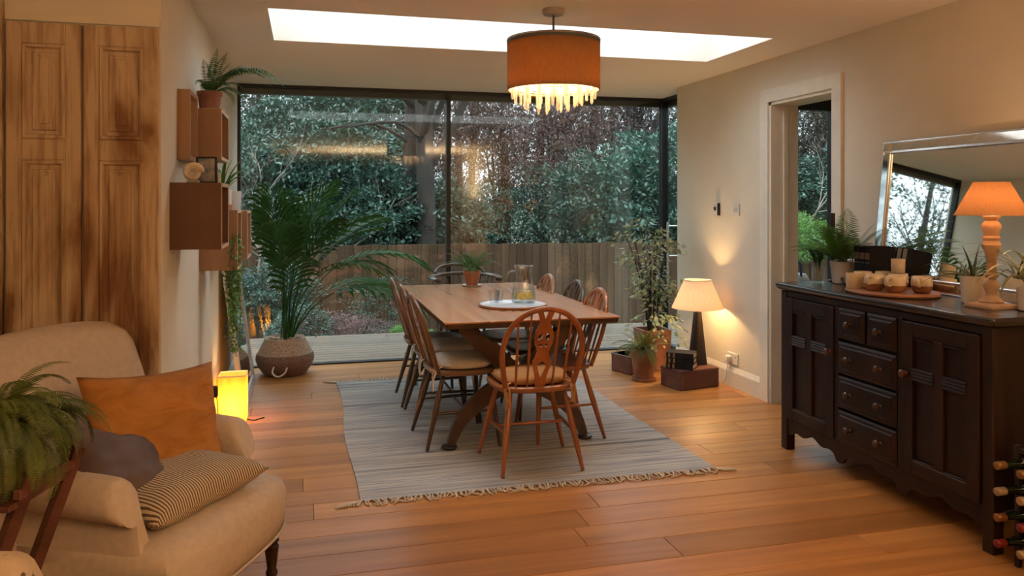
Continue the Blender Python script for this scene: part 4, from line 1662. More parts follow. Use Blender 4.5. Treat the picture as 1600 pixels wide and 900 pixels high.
me = leaf_mesh('trailing_leaves', pos, d, nn, r.uniform(.016, .028, len(pos)), r.uniform(.014, .02, len(pos)))
ob('foliage', me, 'trail', t, kind='stuff')
ob('pot', lathebm([(.032, -.003), (.040, .09), (.036, .09), (.032, .06)], 20), 'whitepot', t, 50)
# fix height: pot stands on the shelf bottom
# ---------------------------------------------------------------- leaning mirror left
t = thing('leaning_mirror', 'tall pale grey framed mirror leaning on the wall between lamp and palm', 'mirror', (-.40, 6.02, 0))
mm = Matrix.Rotation(RAD(-7.5), 3, 'Y')
hh, ww, ft = 1.0, 1.0, .03
fr = bmesh.new()
for c, s in (((0, -ww / 2 + .03, hh / 2), (ft, .06, hh)), ((0, ww / 2 - .03, hh / 2), (ft, .06, hh)), ((0, 0, .03), (ft, ww - .12, .06)), ((0, 0, hh - .03), (ft, ww - .12, .06))):
    vs2 = bx(fr, c, s, .004)
for v in fr.verts:
    v.co = mm @ v.co
fo = ob('frame', fr, nmat('grey_painted_frame', (.36, .35, .33), (.46, .44, .41), .4, 12), t)
gl = boxbm((-.002, 0, hh / 2), (.012, ww - .12, hh - .12))
for v in gl.verts:
    v.co = mm @ v.co
ob('mirror_glass', gl, 'mirror', t)

# ---------------------------------------------------------------- paper cube lamp on floor
t = thing('paper_floor_lamp', 'glowing yellow square paper lamp on the floor by the side wall', 'lamp', (-.452, 5.335, 0))
M['paperlamp'] = shade_mat('yellow_paper', (.95, .72, .27), .72, scale=30)
bm = bmesh.new()
loft(bm, [rrect(.170, .170, .004, 2, 0, 0, .012), rrect(.170, .170, .004, 2, 0, 0, .305), rrect(.166, .166, .004, 2, 0, 0, .305), rrect(.166, .166, .004, 2, 0, 0, .012)], False, False)
ob('shade', bm, 'paperlamp', t, 40)
ob('top_rim', (lambda b: (loft(b, [rrect(.172, .172, .005, 2, 0, 0, .300), rrect(.172, .172, .005, 2, 0, 0, .307), rrect(.160, .160, .004, 2, 0, 0, .307), rrect(.160, .160, .004, 2, 0, 0, .300)], False, False, True, True), b)[1])(bmesh.new()), 'lining', t)
ob('base', boxbm((0, 0, .006), (.165, .165, .012), .002), 'whitepot', t)
bm = lathebm([(.01, .03), (.02, .07), (.022, .1), (.012, .12), (.002, .122)], 14)
ob('bulb', bm, 'bulb', t, 180)
ob('cord', tubebm([(.08, .0, .01), (.13, -.02, .004), (.165, .01, .004), (.19, .03, .004)], .0035, 6, 4), 'blackplastic', t, 180)
lamp('paper_lamp_light', 'POINT', (0, 0, .13), 2.6, (1.0, .62, .24), .03, parent=t)
t = thing('plug_adapter', 'small black plug with cord on the wall behind the paper lamp', 'plug', (XL, 5.12, .245))
ob('body', boxbm((.02, 0, 0), (.038, .035, .07), .006), 'blackplastic', t)
ob('cord', tubebm([(.03, .01, -.03), (.035, .03, -.12), (.03, .08, -.2), (.03, .12, -.235)], .003, 6, 4), 'blackplastic', t, 180)

# ---------------------------------------------------------------- armchair


def turned_leg(h):
    return lathebm([(.014, 0), (.016, .01), (.012, .02), (.013, .03), (.021, .045), (.021, .055), (.016, .065), (.022, h * .55), (.026, h * .72), (.019, h * .76), (.027, h * .82), (.019, h * .88), (.026, h)], 18)


def armchair(loc, rz, label, fab, W=.72, D=.68, name='armchair', arm_z=.60, back_z=.965, legs=True):
    t = thing(name, label, 'armchair', loc, rz)
    zs = .20
    yf = D / 2
    # seat base: bowed front, fully upholstered
    bm = bmesh.new()

    def base_ring(ins, z, bulge):
        pts = []
        hw = W / 2 - ins
        for k in range(13):
            u = -1 + k / 6
            pts.append((u * hw, yf - ins - .035 * u * u * u * u + bulge, z))
        pts.append((hw, 0, z))
        pts.append((hw, -yf + .1 + ins, z))
        pts.append((-hw, -yf + .1 + ins, z))
        pts.append((-hw, 0, z))
        return pts
    loft(bm, [base_ring(.02, zs, -.006), base_ring(.004, zs + .012, 0), base_ring(0, zs + .08, .004), base_ring(.002, .34, .008), base_ring(.014, .385, .004), base_ring(.045, .408, 0), base_ring(.12, .418, 0), base_ring(.22, .42, 0)])
    ob('seat', bm, fab, t, 60)
    # piping along the bottom of the front
    r0 = base_ring(.006, zs + .012, .008)[:13]
    ob('piping', tubebm([V(p) for p in r0], .0055, 6), fab, t, 180)
    # arms with outward roll and swept front
    for s in (-1, 1):
        prof = [(.0, zs + .02), (.0, .40), (-.004, arm_z - .12)]
        for a in range(165, -121, -22):
            prof.append((.045 + .066 * cos(RAD(a)), arm_z - .066 + .066 * sin(RAD(a))))
        prof += [(.062, arm_z - .20), (.058, .36), (.058, zs + .02)]
        rings = []
        xin = W / 2 - .075
        for q, ins in ((0.0, .025), (.02, .008), (.05, 0), (.3, 0), (.6, 0), (1.0, 0)):
            rg = []
            for (x, z) in prof:
                f = max(0, min(1, (z - zs) / (arm_z - zs)))
                y0 = yf - .03 - .17 * f ** .8
                y1 = -yf + .06 - .10 * f
                cz = .42
                cx = .03
                xx = cx + (x - cx) * (1 - ins / .12)
                zz = z if z < .3 else z - ins * (z - .3) * 1.2
                rg.append((s * (xin + xx), y0 + (y1 - y0) * q, zz - .0 + .045 * q * f))
            rings.append(rg)
        bm = bmesh.new()
        loft(bm, rings)
        ob('arm', bm, fab, t, 50)
    # back
    rings = []
    nlv = 16
    for i in range(nlv + 1):
        v = i / nlv
        z = .30 + (back_z - .30) * v
        tq = max(0, (v - .86) / .14)
        inset = .06 * (1 - math.sqrt(max(0, 1 - tq * tq)))
        hw = W / 2 + .045 - .008 * max(0, (v - .6) / .4) ** 2 - .055 * max(0, (v - .86) / .14) ** 3
        th = .075 - inset
        rg = []
        N = 20
        for k in range(N + 1):
            u = -1 + 2 * k / N
            x = u * hw
            yc = -yf + .10 - .17 * v - .05 + .075 * u * u * (1 - .4 * v)
            ed = (1 - u ** 6) ** .5 if abs(u) < 1 else 0
            rg.append((x, yc + th * (.35 + .65 * ed) + .012 * sin(pi * v), z - .025 * abs(u) ** 3 * v * v))
        for k in range(N, -1, -1):
            u = -1 + 2 * k / N
            x = u * hw
            yc = -yf + .10 - .17 * v - .05 + .075 * u * u * (1 - .4 * v)
            ed = (1 - u ** 6) ** .5 if abs(u) < 1 else 0
            rg.append((x, yc - th * .5 * (.35 + .65 * ed), z - .025 * abs(u) ** 3 * v * v))
        rings.append(rg)
    bm = bmesh.new()
    loft(bm, rings)
    ob('backrest', bm, fab, t, 50)
    bm = bmesh.new()
    bx(bm, (0, -yf + .06, .28), (W - .14, .14, .16), .03, None, 3)
    ob('back_base', bm, fab, t, 50)
    if legs:
        for sx in (-1, 1):
            for sy in (-1, 1):
                o = ob('leg', turned_leg(.205), 'sideboard', t, 40)
                o.location = (sx * (W / 2 - .055), sy * (yf - .06) - (.02 if sy < 0 else 0), 0)
    return t


ARZ = -RAD(90 + 25.5)
AC = (-.505, 2.850)
armchair((AC[0], AC[1], 0), ARZ, 'beige linen armchair with rolled arms and dark turned legs holding three cushions', 'linen')
AM = Matrix.Rotation(ARZ, 4, 'Z')
AM.translation = V((AC[0], AC[1], 0))


def chair_cushion(name, label, bm, mat, center, right, up, group='cushions on the armchair'):
    m4 = AM @ frame_matrix(center, right, up)
    o = ob(name, bm, mat, None, 180)
    o.matrix_world = m4
    return tag(o, label, 'cushion', group)


# armchair-local: x towards the near arm, y to the front
m = nmat('ticking_stripe', (.5, .4, .3), (.6, .5, .4), .9, 30)
tt = m.node_tree
p = tt.nodes['Principled BSDF']
tc = [n for n in tt.nodes if n.type == 'TEX_COORD'][0]
wv = tt.nodes.new('ShaderNodeTexWave')
wv.wave_type = 'BANDS'
wv.bands_direction = 'X'
wv.inputs['Scale'].default_value = 30
wv.inputs['Distortion'].default_value = 0
cr = tt.nodes.new('ShaderNodeValToRGB')
cr.color_ramp.interpolation = 'EASE'
cr.color_ramp.elements[0].position = .50
cr.color_ramp.elements[1].position = .62
cr.color_ramp.elements[0].color = (.58, .47, .33, 1)
cr.color_ramp.elements[1].color = (.12, .075, .045, 1)
tt.links.new(tc.outputs['Object'], wv.inputs[0])
tt.links.new(wv.outputs[0], cr.inputs[0])
tt.links.new(cr.outputs[0], p.inputs['Base Color'])
M['stripe'] = m
chair_cushion('cushion', 'large plain mustard cushion leaning against the armchair back', cushion_bm(.50, .46, .15, seed=1, wr=.014), 'mustard', (-.085, -.03, .60), (-.92, .42, -.06), (0.06, -.38, .92))
chair_cushion('cushion', 'dark taupe velvet cushion slumped at the near arm of the armchair', cushion_bm(.36, .28, .13, seed=2, wr=.010), 'taupe', (.165, .0, .565), (-.85, .30, -.36), (.25, -.7, .72))
chair_cushion('cushion', 'brown and cream striped cushion lying across the armchair seat', cushion_bm(.52, .35, .13, seed=3, wr=.006), 'stripe', (.02, .11, .475), (-1, .16, .02), (.16, .80, -.06))

# second, floral armchair at the frame corner
m = nmat('sprig_print_linen', (.50, .385, .27), (.57, .44, .32), .9, 40, bump=.2, bscale=400, spec=.1)
tt = m.node_tree
p = tt.nodes['Principled BSDF']
src = p.inputs['Base Color'].links[0].from_socket
tc = [n for n in tt.nodes if n.type == 'TEX_COORD'][0]
vo = tt.nodes.new('ShaderNodeTexNoise')
vo.inputs['Scale'].default_value = 22
vo.inputs['Detail'].default_value = 3
cr = tt.nodes.new('ShaderNodeValToRGB')
cr.color_ramp.elements[0].position = .60
cr.color_ramp.elements[1].position = .64
cr.color_ramp.elements[0].color = (0, 0, 0, 1)
cr.color_ramp.elements[1].color = (1, 1, 1, 1)
mx = tt.nodes.new('ShaderNodeMix')
mx.data_type = 'RGBA'
mx.inputs[7].default_value = (.10, .085, .06, 1)
tt.links.new(tc.outputs['Object'], vo.inputs[0])
tt.links.new(vo.outputs[0], cr.inputs[0])
tt.links.new(cr.outputs[0], mx.inputs[0])
tt.links.new(src, mx.inputs[6])
tt.links.new(mx.outputs[2], p.inputs['Base Color'])
M['sprig'] = m
armchair((-.70, 1.40, 0), -RAD(90) - .1, 'cream armchair arm with dark sprig print at the bottom corner', 'sprig', arm_z=.72)

# ---------------------------------------------------------------- fern on a stand beside the armchair
FX, FY_ = -.755, 2.21
t = thing('stand_fern', 'bushy olive green fern on a dark crossed wooden stand in front of the armchair', 'plant', (FX, FY_, 0), -YAW)
for yy in (-.10, .10):
    for sx_ in (-1, 1):
        lg = bmesh.new()
        a_, b_ = V((sx_ * .155, yy + sx_ * .012, .765)), V((-sx_ * .125, yy + sx_ * .012, 0))
        tube(lg, [a_, b_], .021, 4, 0, (1, .55))
        ob('stand_leg', lg, 'crate', t)
ob('stand_tray', boxbm((0, 0, .690), (.26, .26, .016), .003), 'crate', t)
for sx_ in (-1, 1):
    ob('stand_rail', boxbm((sx_ * .14, 0, .72), (.02, .24, .024), .003), 'crate', t)
pot(t, .10, .08, .135, 'oldterra', .698, .025)
BF = [frond_mesh('boston_frond', .44, .050, 44, e0, e1, .0042, 'yfern', .15, .25, .08, .0016, False, s, 0, lambda q: min(1, .35 + 3 * q) * (1 - q) ** .35 + .15) for (e0, e1, s) in ((75, -75, 1), (62, -100, 2), (50, -110, 3), (80, -45, 4))]
fronds(t, BF, 220, .82, 9, .40, .66, (-30, 20), .035)

# ================================================================== RIGHT SIDE
# crate, books, table lamp
CZ = .148
t = thing('wooden_box', 'reddish brown wooden box on the floor carrying the lit table lamp', 'box', (2.845, 5.495, 0), RAD(11))
ob('body', boxbm((0, 0, CZ / 2), (.36, .25, CZ), .006), 'crate', t)
ob('lid', boxbm((0, 0, CZ - .012), (.366, .256, .020), .005), 'crate', t)
for sx in (-1, 1):
    ob('corner_strip', boxbm((sx * .165, -.127, CZ / 2 - .01), (.022, .006, CZ - .03), .002), 'crate', t)
t = thing('wooden_box', 'second reddish wooden box standing on the floor behind the fern pot', 'box', (2.66, 6.10, 0), RAD(20))
ob('body', boxbm((0, 0, .075), (.32, .24, .15), .006), 'crate', t)
ob('lid', boxbm((0, 0, .14), (.326, .246, .020), .005), 'crate', t)
for i in range(3):
    t = thing('book', ['black bound book with gilt bands, bottom of the floor stack', 'black bound book with gilt bands, middle of the floor stack', 'black bound book with gilt bands, topmost of the floor stack'][i], 'book',
              (2.765, 5.465, CZ + .0015 + i * .0405), RAD(-38 + (-3, 2, 0)[i]), 'black books stacked on the wooden box')
    # lying flat, spine towards the viewer
    w, d, h = .205, .15, .0395
    cv = bmesh.new()
    bx(cv, (0, 0, .0015), (w, d, .003))
    bx(cv, (0, 0, h - .0015), (w, d, .003))
    bx(cv, (0, -d / 2 + .002, h / 2), (w, .004, h), .0015)
    ob('cover', cv, 'black_cloth', t)
    ob('pages', boxbm((0, .003, h / 2), (w - .01, d - .008, h - .007)), 'paper', t)
    for q in (-.08, -.045):
        ob('spine_band', boxbm((q, -d / 2, h / 2), (.014, .0012, h * .8)), 'gold', t)
t = thing('table_lamp', 'lit table lamp with dark tapered base and cream shade beside the wall', 'lamp', (2.945, 5.555, CZ + .0005), RAD(11))
bm = bmesh.new()
loft(bm, [rrect(.105, .105, .004, 2, 0, 0, 0), rrect(.105, .105, .004, 2, 0, 0, .006), rrect(.044, .044, .003, 2, 0, 0, .405)])
ob('base', bm, wood('lamp_base_wood', (.010, .0045, .003), (.024, .011, .007), 2, .35, 8, 0), t, 40)
ob('stem', lathebm([(.012, .405), (.012, .43), (.016, .432), (.016, .445)], 16), 'gold', t, 40)
M['cream_shade'] = shade_mat('cream_linen_shade', (.86, .72, .58), .42)
ob('shade', lathebm([(.198, .435), (.103, .652), (.101, .652), (.196, .435)], 56, cap0=False, cap1=False), 'cream_shade', t, 180)
ob('shade_ring', tubebm([(.103 * cos(a), .103 * sin(a), .652) for a in np.linspace(0, 2 * pi, 40)], .003, 6), 'whitepot', t)
ob('bulb', lathebm([(.012, .445), (.02, .47), (.027, .505), (.02, .53), (.003, .54)], 16), 'bulb', t, 180)
lamp('table_lamp_light', 'POINT', (0, 0, .515), 24, (1.0, .60, .24), .03, parent=t)

# ficus
t = thing('ficus_plant', 'variegated ficus in a tall brown planter by the window corner', 'plant', (2.83, 6.13, 0))
bm = bmesh.new()
loft(bm, [rrect(.20, .20, .02, 3, 0, 0, 0), rrect(.215, .215, .02, 3, 0, 0, .005), rrect(.25, .25, .02, 3, 0, 0, .335), rrect(.255, .255, .02, 3, 0, 0, .34), rrect(.22, .22, .02, 3, 0, 0, .34), rrect(.215, .215, .02, 3, 0, 0, .30)])
ob('planter', bm, nmat('brown_planter', (.20, .085, .045), (.34, .155, .085), .6, 6), t, 40)
r = np.random.default_rng(12)
stm = bmesh.new()
pos = []
dr_ = []
for k in range(26):
    a = r.uniform(0, 2 * pi)
    out_ = r.uniform(.03, .25) if cos(a) < .3 else r.uniform(.03, .15)
    H = r.uniform(.35, .95)
    p0 = np.array([.03 * cos(a), .03 * sin(a), .30])
    p1 = np.array([out_ * .5 * cos(a), out_ * .5 * sin(a), .30 + H * .6])
    p2 = np.array([out_ * cos(a), out_ * sin(a), .30 + H])
    p3 = p2 + np.array([.10 * cos(a), .10 * sin(a), -.04 - .06 * r.uniform()])
    pts = [p0, p1, p2, p3]
    tube(stm, [V(q) for q in pts], [.006, .005, .003, .001], 5, 3)
    sp_ = smoothpath([V(q) for q in pts], 6)
    for q in range(34):
        f = r.uniform(.25, 1) * (len(sp_) - 1)
        b = np.array(sp_[int(f)])
        pos.append(b + r.normal(size=3) * .03)
        dr_.append([cos(a) + r.normal() * .7, sin(a) + r.normal() * .7, -.5 + r.normal() * .4])
# drooping low sprays
for k in range(8):
    a = r.uniform(-2.9, -.4)
    for q in range(16):
        f = q / 15
        pos.append(np.array([(.08 + .22 * f) * cos(a), (.08 + .22 * f) * sin(a), .42 + .12 * sin(pi * f) - .16 * f]) + r.normal(size=3) * .012)
        dr_.append([cos(a) + r.normal() * .5, sin(a) + r.normal() * .5, -.6])
pos = np.array(pos)
dr_ = unit(np.array(dr_))
nn = unit(np.array([0, -.4, .8]) + r.normal(size=pos.shape) * .5)
LL = r.uniform(.04, .065, len(pos))
ob('foliage', leaf_mesh('ficus_leaves', pos, dr_, nn, LL, LL * .45), 'ficus', t, kind='stuff')
ob('stems', stm, 'bark', t, 180)
ob('soil', lathebm([(.14, .295), (.14, .305), (.05, .31)], 20), 'soil', t, 180)
# fern in terracotta pot on the floor
t = thing('floor_fern', 'young fern in an aged terracotta pot with saucer on the floor', 'plant', (2.585, 5.76, 0))
ob('saucer', lathebm([(.085, 0), (.095, .004), (.098, .018), (.088, .018), (.08, .008)], 28), 'oldterra', t, 50)
pot(t, .106, .072, .225, 'oldterra', .008, .045)
FF = [frond_mesh('floor_fern_frond', .34, .055, 24, e0, e1, .005, 'yfern', .3, .3, .12, .0018, False, s) for (e0, e1, s) in ((75, -30, 1), (55, -70, 2), (85, 10, 3))]
fronds(t, FF, 20, .22, 25, .6, .95, (-20, 10), .03, (80, 280))
fronds(t, FF, 5, .23, 26, .5, .8, (-20, 10), .03, (-100, 80))
# socket, plug, switches, thermostat
t = thing('wall_socket', 'white double wall socket above the skirting beside the doorway', 'socket', (XR, 5.37, .215))
ob('plate', boxbm((-.005, 0, 0), (.010, .146, .086), .003), 'plastic', t)
ob('plug', boxbm((-.028, .035, -.005), (.036, .05, .05), .008), 'plastic', t)
ob('cord', tubebm([(-.03, .035, -.03), (-.035, .04, -.10), (-.035, .06, -.17), (-.05, .12, -.208), (-.10, .18, -.209), (-.14, .17, -.209)], .004, 8, 5), 'plastic', t, 180)
ob('switch', boxbm((-.011, -.045, .02), (.006, .012, .018), .001), 'whitepot', t)
t = thing('light_switch', 'white light switch plate on the wall beside the doorway', 'switch', (XR, 5.325, 1.347))
ob('plate', boxbm((-.004, 0, 0), (.008, .09, .09), .002), 'plastic', t)
for k in (-1, 0, 1):
    ob('rocker', boxbm((-.010, k * .022, 0), (.005, .016, .03), .001), 'whitepot', t)
t = thing('thermostat', 'small white thermostat with dark side on the wall above the lamp', 'thermostat', (XR, 5.60, 1.350))
ob('body', boxbm((-.014, 0, 0), (.028, .06, .10), .004), 'plastic', t)
ob('dial', (lambda b: (lathe(b, [(.016, 0), (.016, .006), (.004, .008)], 20), [setattr(v, 'co', V((-.028 - v.co.z, v.co.x, v.co.y + .005))) for v in b.verts], b)[2])(bmesh.new()), 'blackplastic', t, 40)
ob('side_cover', boxbm((-.014, -.031, 0), (.026, .004, .098), .001), 'blackplastic', t)

# ---------------------------------------------------------------- sideboard
SBX, SY_0, SY_1, STZ = 2.635, 2.535, 3.975, .945
t = thing('sideboard', 'blackened oak sideboard with panelled doors and knobbed drawers against the wall', 'sideboard', (SBX, SY_0, 0))
Ln = SY_1 - SY_0
DEP = 3.118 - SBX
Zc0, Zc1 = .165, .905
o = bmesh.new()
# carcass behind the front frame
bx(o, (.02 + (DEP - .02) / 2, Ln / 2, (Zc0 + Zc1) / 2), (DEP - .02, Ln - .03, Zc1 - Zc0), .003)
ob('carcass', o, 'sideboard', t)
for yy in (.0275, Ln - .0275):
    for xx in (.0275, DEP - .0275):
        ob('leg', boxbm((xx, yy, Zc1 / 2), (.055, .055, Zc1), .004), 'sideboard', t)
for zz, hh in ((.885, .035), (.172, .03)):
    ob('rail', boxbm((.02, Ln / 2, zz), (.03, Ln - .11, hh), .003), 'sideboard', t)
# shaped apron: scalloped lower edge
ap = bmesh.new()
npt = 60
rin, rout = [], []
for k in range(npt + 1):
    q = k / npt
    yy = .055 + q * (Ln - .11)
    u = (q * 3) % 1.0
    dz = .050 + .014 * cos(2 * pi * u) + .010 * cos(6 * pi * u)
    if min(abs(q - 1 / 3), abs(q - 2 / 3)) < .03:
        dz += .02
    rin.append((yy, .160, .160 - dz))
ringsA = [[(.008, y_, a), (.026, y_, a), (.026, y_, b), (.008, y_, b)] for y_, a, b in rin]
loft(ap, ringsA)
ob('apron', ap, 'sideboard', t)
top = bmesh.new()
tx, ty = DEP + .025, Ln + .05
loft(top, [rrect(tx - .03, ty - .03, .01, 3, 0, 0, .905), rrect(tx - .012, ty - .012, .01, 3, 0, 0, .914), rrect(tx, ty, .012, 3, 0, 0, .926), rrect(tx, ty, .012, 3, 0, 0, .938), rrect(tx - .010, ty - .010, .01, 3, 0, 0, .945)])
for v in top.verts:
    v.co.x += DEP / 2 - .0125
    v.co.y += Ln / 2
ob('top', top, 'sidetop', t, 40)


def front_frame(bm, y0, y1, z0, z1, x, d, fw, bev=.003):
    for c, s in (((x, y0 + fw / 2, (z0 + z1) / 2), (d, fw, z1 - z0)), ((x, y1 - fw / 2, (z0 + z1) / 2), (d, fw, z1 - z0)), ((x, (y0 + y1) / 2, z0 + fw / 2), (d, y1 - y0 - 2 * fw, fw)), ((x, (y0 + y1) / 2, z1 - fw / 2), (d, y1 - y0 - 2 * fw, fw))):
        bx(bm, c, s, bev)


def knob_bm():
    bm = bmesh.new()
    lathe(bm, [(.012, 0), (.008, .006), (.008, .012), (.018, .018), (.019, .026), (.012, .033), (.003, .035)], 16)
    for v in bm.verts:
        v.co = V((-v.co.z, v.co.x, v.co.y))
    return bm


def sb_door(y0, y1, knob_y, mats):
    d = ob('door', boxbm((.012, (y0 + y1) / 2, .525), (.014, y1 - y0 - .004, .68)), 'sideboard', t)
    fb = bmesh.new()
    front_frame(fb, y0 + .002, y1 - .002, .185, .865, -.002, .018, .062)
    ym = (y0 + y1) / 2
    bx(fb, (-.002, ym, .525), (.017, .05, .68 - .124), .003)
    ob('door_frame', fb, 'sideboard', d)
    mb = bmesh.new()
    for a, b in ((y0 + .064, ym - .025), (ym + .025, y1 - .064)):
        for zz in (.612, .626, .640, .654):       # reeded middle rail
            tube(mb, [(-.006, a, zz), (-.006, b, zz)], .0085, 8)
        bx(mb, (-.004, (a + b) / 2, .800), (.010, b - a, .010), .003)
        bx(mb, (-.004, (a + b) / 2, .788), (.006, b - a, .008), .002)
        bx(mb, (-.004, (a + b) / 2, .250), (.010, b - a, .012), .003)
    ob('moulding', mb, 'sideboard', d, 40, kind='stuff')
    k = ob('knob', knob_bm(), 'redknob', d, 40)
    k.location = (-.011, knob_y, .630)


DR0, DR1 = 3.052 - SY_0, 3.468 - SY_0
sb_door(.058, DR0 - .03, DR0 - .058, 0)
sb_door(DR1 + .03, Ln - .058, DR1 + .058, 0)
for yy in (DR0 - .014, DR1 + .014):
    ob('upright', boxbm((.010, yy, .525), (.028, .03, .70), .003), 'sideboard', t)


def drawer(y0, y1, z0, z1, knobs):
    bm = bmesh.new()
    rr = []
    for ins, x in ((0, .006), (0, -.006), (.006, -.010), (.012, -.012), (.020, -.012), (.026, -.016), (.03, -.017)):
        rr.append([(x, y0 + ins, z0 + ins), (x, y1 - ins, z0 + ins), (x, y1 - ins, z1 - ins), (x, y0 + ins, z1 - ins)])
    loft(bm, rr)
    d = ob('drawer', bm, 'sideboard', t)
    for ky in knobs:
        k = ob('knob', knob_bm(), 'knob', d, 40)
        k.location = (-.016, ky, (z0 + z1) / 2)


dm = (DR0 + DR1) / 2
drawer(DR0 + .003, dm - .008, .712, .868, [(DR0 + dm) / 2])
drawer(dm + .008, DR1 - .003, .712, .868, [(DR1 + dm) / 2])
for z0, z1 in ((.535, .695), (.360, .520), (.185, .345)):
    drawer(DR0 + .003, DR1 - .003, z0, z1, [DR0 + .10, DR1 - .10])

# ---------------------------------------------------------------- mirror on the sideboard
MY0, MY1, MH = 2.30, 3.725, .795
t = thing('wall_mirror', 'wide mirror with faceted silvery glass frame leaning behind the sideboard lamp', 'mirror', (3.046, (MY0 + MY1) / 2, STZ + .0004))
ang = math.asin((3.128 - 3.046) / MH)
mm = Matrix.Rotation(ang, 3, 'Y')
ml = MY1 - MY0
fw = .062


def leaned(bm):
    for v in bm.verts:
        v.co = mm @ v.co
    return bm


ob('back_board', leaned(boxbm((.009, 0, MH / 2), (.014, ml, MH))), 'black', t)
ob('mirror_glass', leaned(boxbm((-.001, 0, MH / 2), (.006, ml - 2 * fw, MH - 2 * fw))), 'mirror', t)


def strip(y0, z0, y1, z1):
    """bevelled mirror strip as a rectangle with chamfered face"""
    bm = bmesh.new()
    rr = []
    for ins, x in ((0, .002), (0, -.004), (.010, -.012), (.012, -.012)):
        rr.append([(x, y0 + ins, z0 + ins), (x, y1 - ins, z0 + ins), (x, y1 - ins, z1 - ins), (x, y0 + ins, z1 - ins)])
    loft(bm, rr)
    ob('frame_strip', leaned(bm), 'bevelmirror', t)


h2 = ml / 2
for a, b in ((-h2, -h2 + fw), (h2 - fw, h2)):
    strip(a, fw, b, MH - fw)
    strip(a, 0, b, fw)
    strip(a, MH - fw, b, MH)
strip(-h2 + fw, 0, h2 - fw, fw)
strip(-h2 + fw, MH - fw, h2 - fw, MH)
bead = bmesh.new()
for a, b in (((-h2 + fw, fw), (h2 - fw, fw)), ((-h2 + fw, MH - fw), (h2 - fw, MH - fw)), ((-h2 + fw, fw), (-h2 + fw, MH - fw)), ((h2 - fw, fw), (h2 - fw, MH - fw))):
    tube(bead, [(-.010, a[0], a[1]), (-.010, b[0], b[1])], .006, 8)
for a, b in (((-h2, .004), (h2, .004)), ((-h2, MH - .004), (h2, MH - .004)), ((h2 - .004, 0), (h2 - .004, MH)), ((-h2 + .004, 0), (-h2 + .004, MH))):
    tube(bead, [(-.006, a[0], a[1]), (-.006, b[0], b[1])], .005, 8)
ob('inner_bead', leaned(bead), 'chrome', t, 60)

# ---------------------------------------------------------------- things on the sideboard
Z0 = STZ + .0004
# vase with cuttings
t = thing('glass_vase', 'small clear glass vase of dark leafy cuttings at the sideboard end', 'vase', (2.83, 3.90, Z0))
ob('body', lathebm([(.035, 0), (.038, .004), (.036, .09), (.0335, .09), (.035, .012), (.01, .010)], 24), 'tumbler', t, 60)
st_ = bmesh.new()
rd = random.Random(14)
tips = []
for k in range(7):
    a = rd.uniform(0, 6.28)
    tp = (.05 * cos(a), .05 * sin(a), .15 + rd.uniform(-.02, .05))
    tube(st_, [(.02 * cos(a + 2), .02 * sin(a + 2), .012), (0.01 * cos(a), .01 * sin(a), .08), tp], .002, 5, 3)
    tips.append((tp, a))
ob('stems', st_, 'stem', t, 180)
VL = [strap('cutting_leaf', .09, .013, 50, -30, 'dfern', 6)]
for tp, a in tips:
    for q in range(4):
        o = ob('leaf', VL[0], None, t)
        o.location = (tp[0] * (1 - .2 * q), tp[1] * (1 - .2 * q), tp[2] - .02 * q)
        o.rotation_euler = Euler((RAD(-20 + 15 * q), 0, a + q * 1.9), 'XYZ')
# fern
t = thing('sideboard_fern', 'wide feathery fern in a pale grey pot beside the mirror', 'plant', (2.955, 3.83, Z0))
pot(t, .085, .072, .125, 'greypot', 0, 0)
SFN = [frond_mesh('feather_frond', .36, .078, 24, e0, e1, .0032, 'dfern', .62, .25, .12, .0018, True, s) for (e0, e1, s) in ((70, 15, 1), (55, -15, 2), (82, 40, 3))]
SFG = [frond_mesh('lit_frond', .36, .078, 24, e0, e1, .0034, 'gfern', .62, .25, .12, .0018, True, s) for (e0, e1, s) in ((60, 12, 4), (45, -5, 5))]  # lit fronds: the light on them is put into the brighter green
fronds(t, SFN, 16, .11, 31, .6, .85, (-15, 10), .03, (20, 140))
fronds(t, SFN, 4, .11, 33, .6, .8, (-5, 10), .03, (140, 260))
fronds(t, SFG, 16, .11, 32, .95, 1.3, (-6, 8), .02, (110, 150))
# candlestick
t = tag(ob('dark_stick', lathebm([(.03, 0), (.032, .006), (.011, .014), (.010, .30), (.0135, .31), (.0135, .395), (.004, .396)], 16), plain('dark_brown_stick', (.03, .014, .012), .4), None, 40),
        'slim dark upright candlestick half hidden behind the sideboard fern', 'candlestick')
t.location = (2.955, 3.945, Z0)
t = tag(ob('power_cable', tubebm([(2.93, 3.70, Z0 + .005), (2.91, 3.66, Z0 + .03), (2.885, 3.63, Z0 + .035), (2.87, 3.60, Z0 + .018), (2.875, 3.585, Z0 + .006), (2.90, 3.60, Z0 + .005)], .005, 8, 5), 'blackplastic', None, 180),
        'loop of black cable lying between the fern pot and the cream mug', 'cable')
t.location = (-.01, .13, 0)
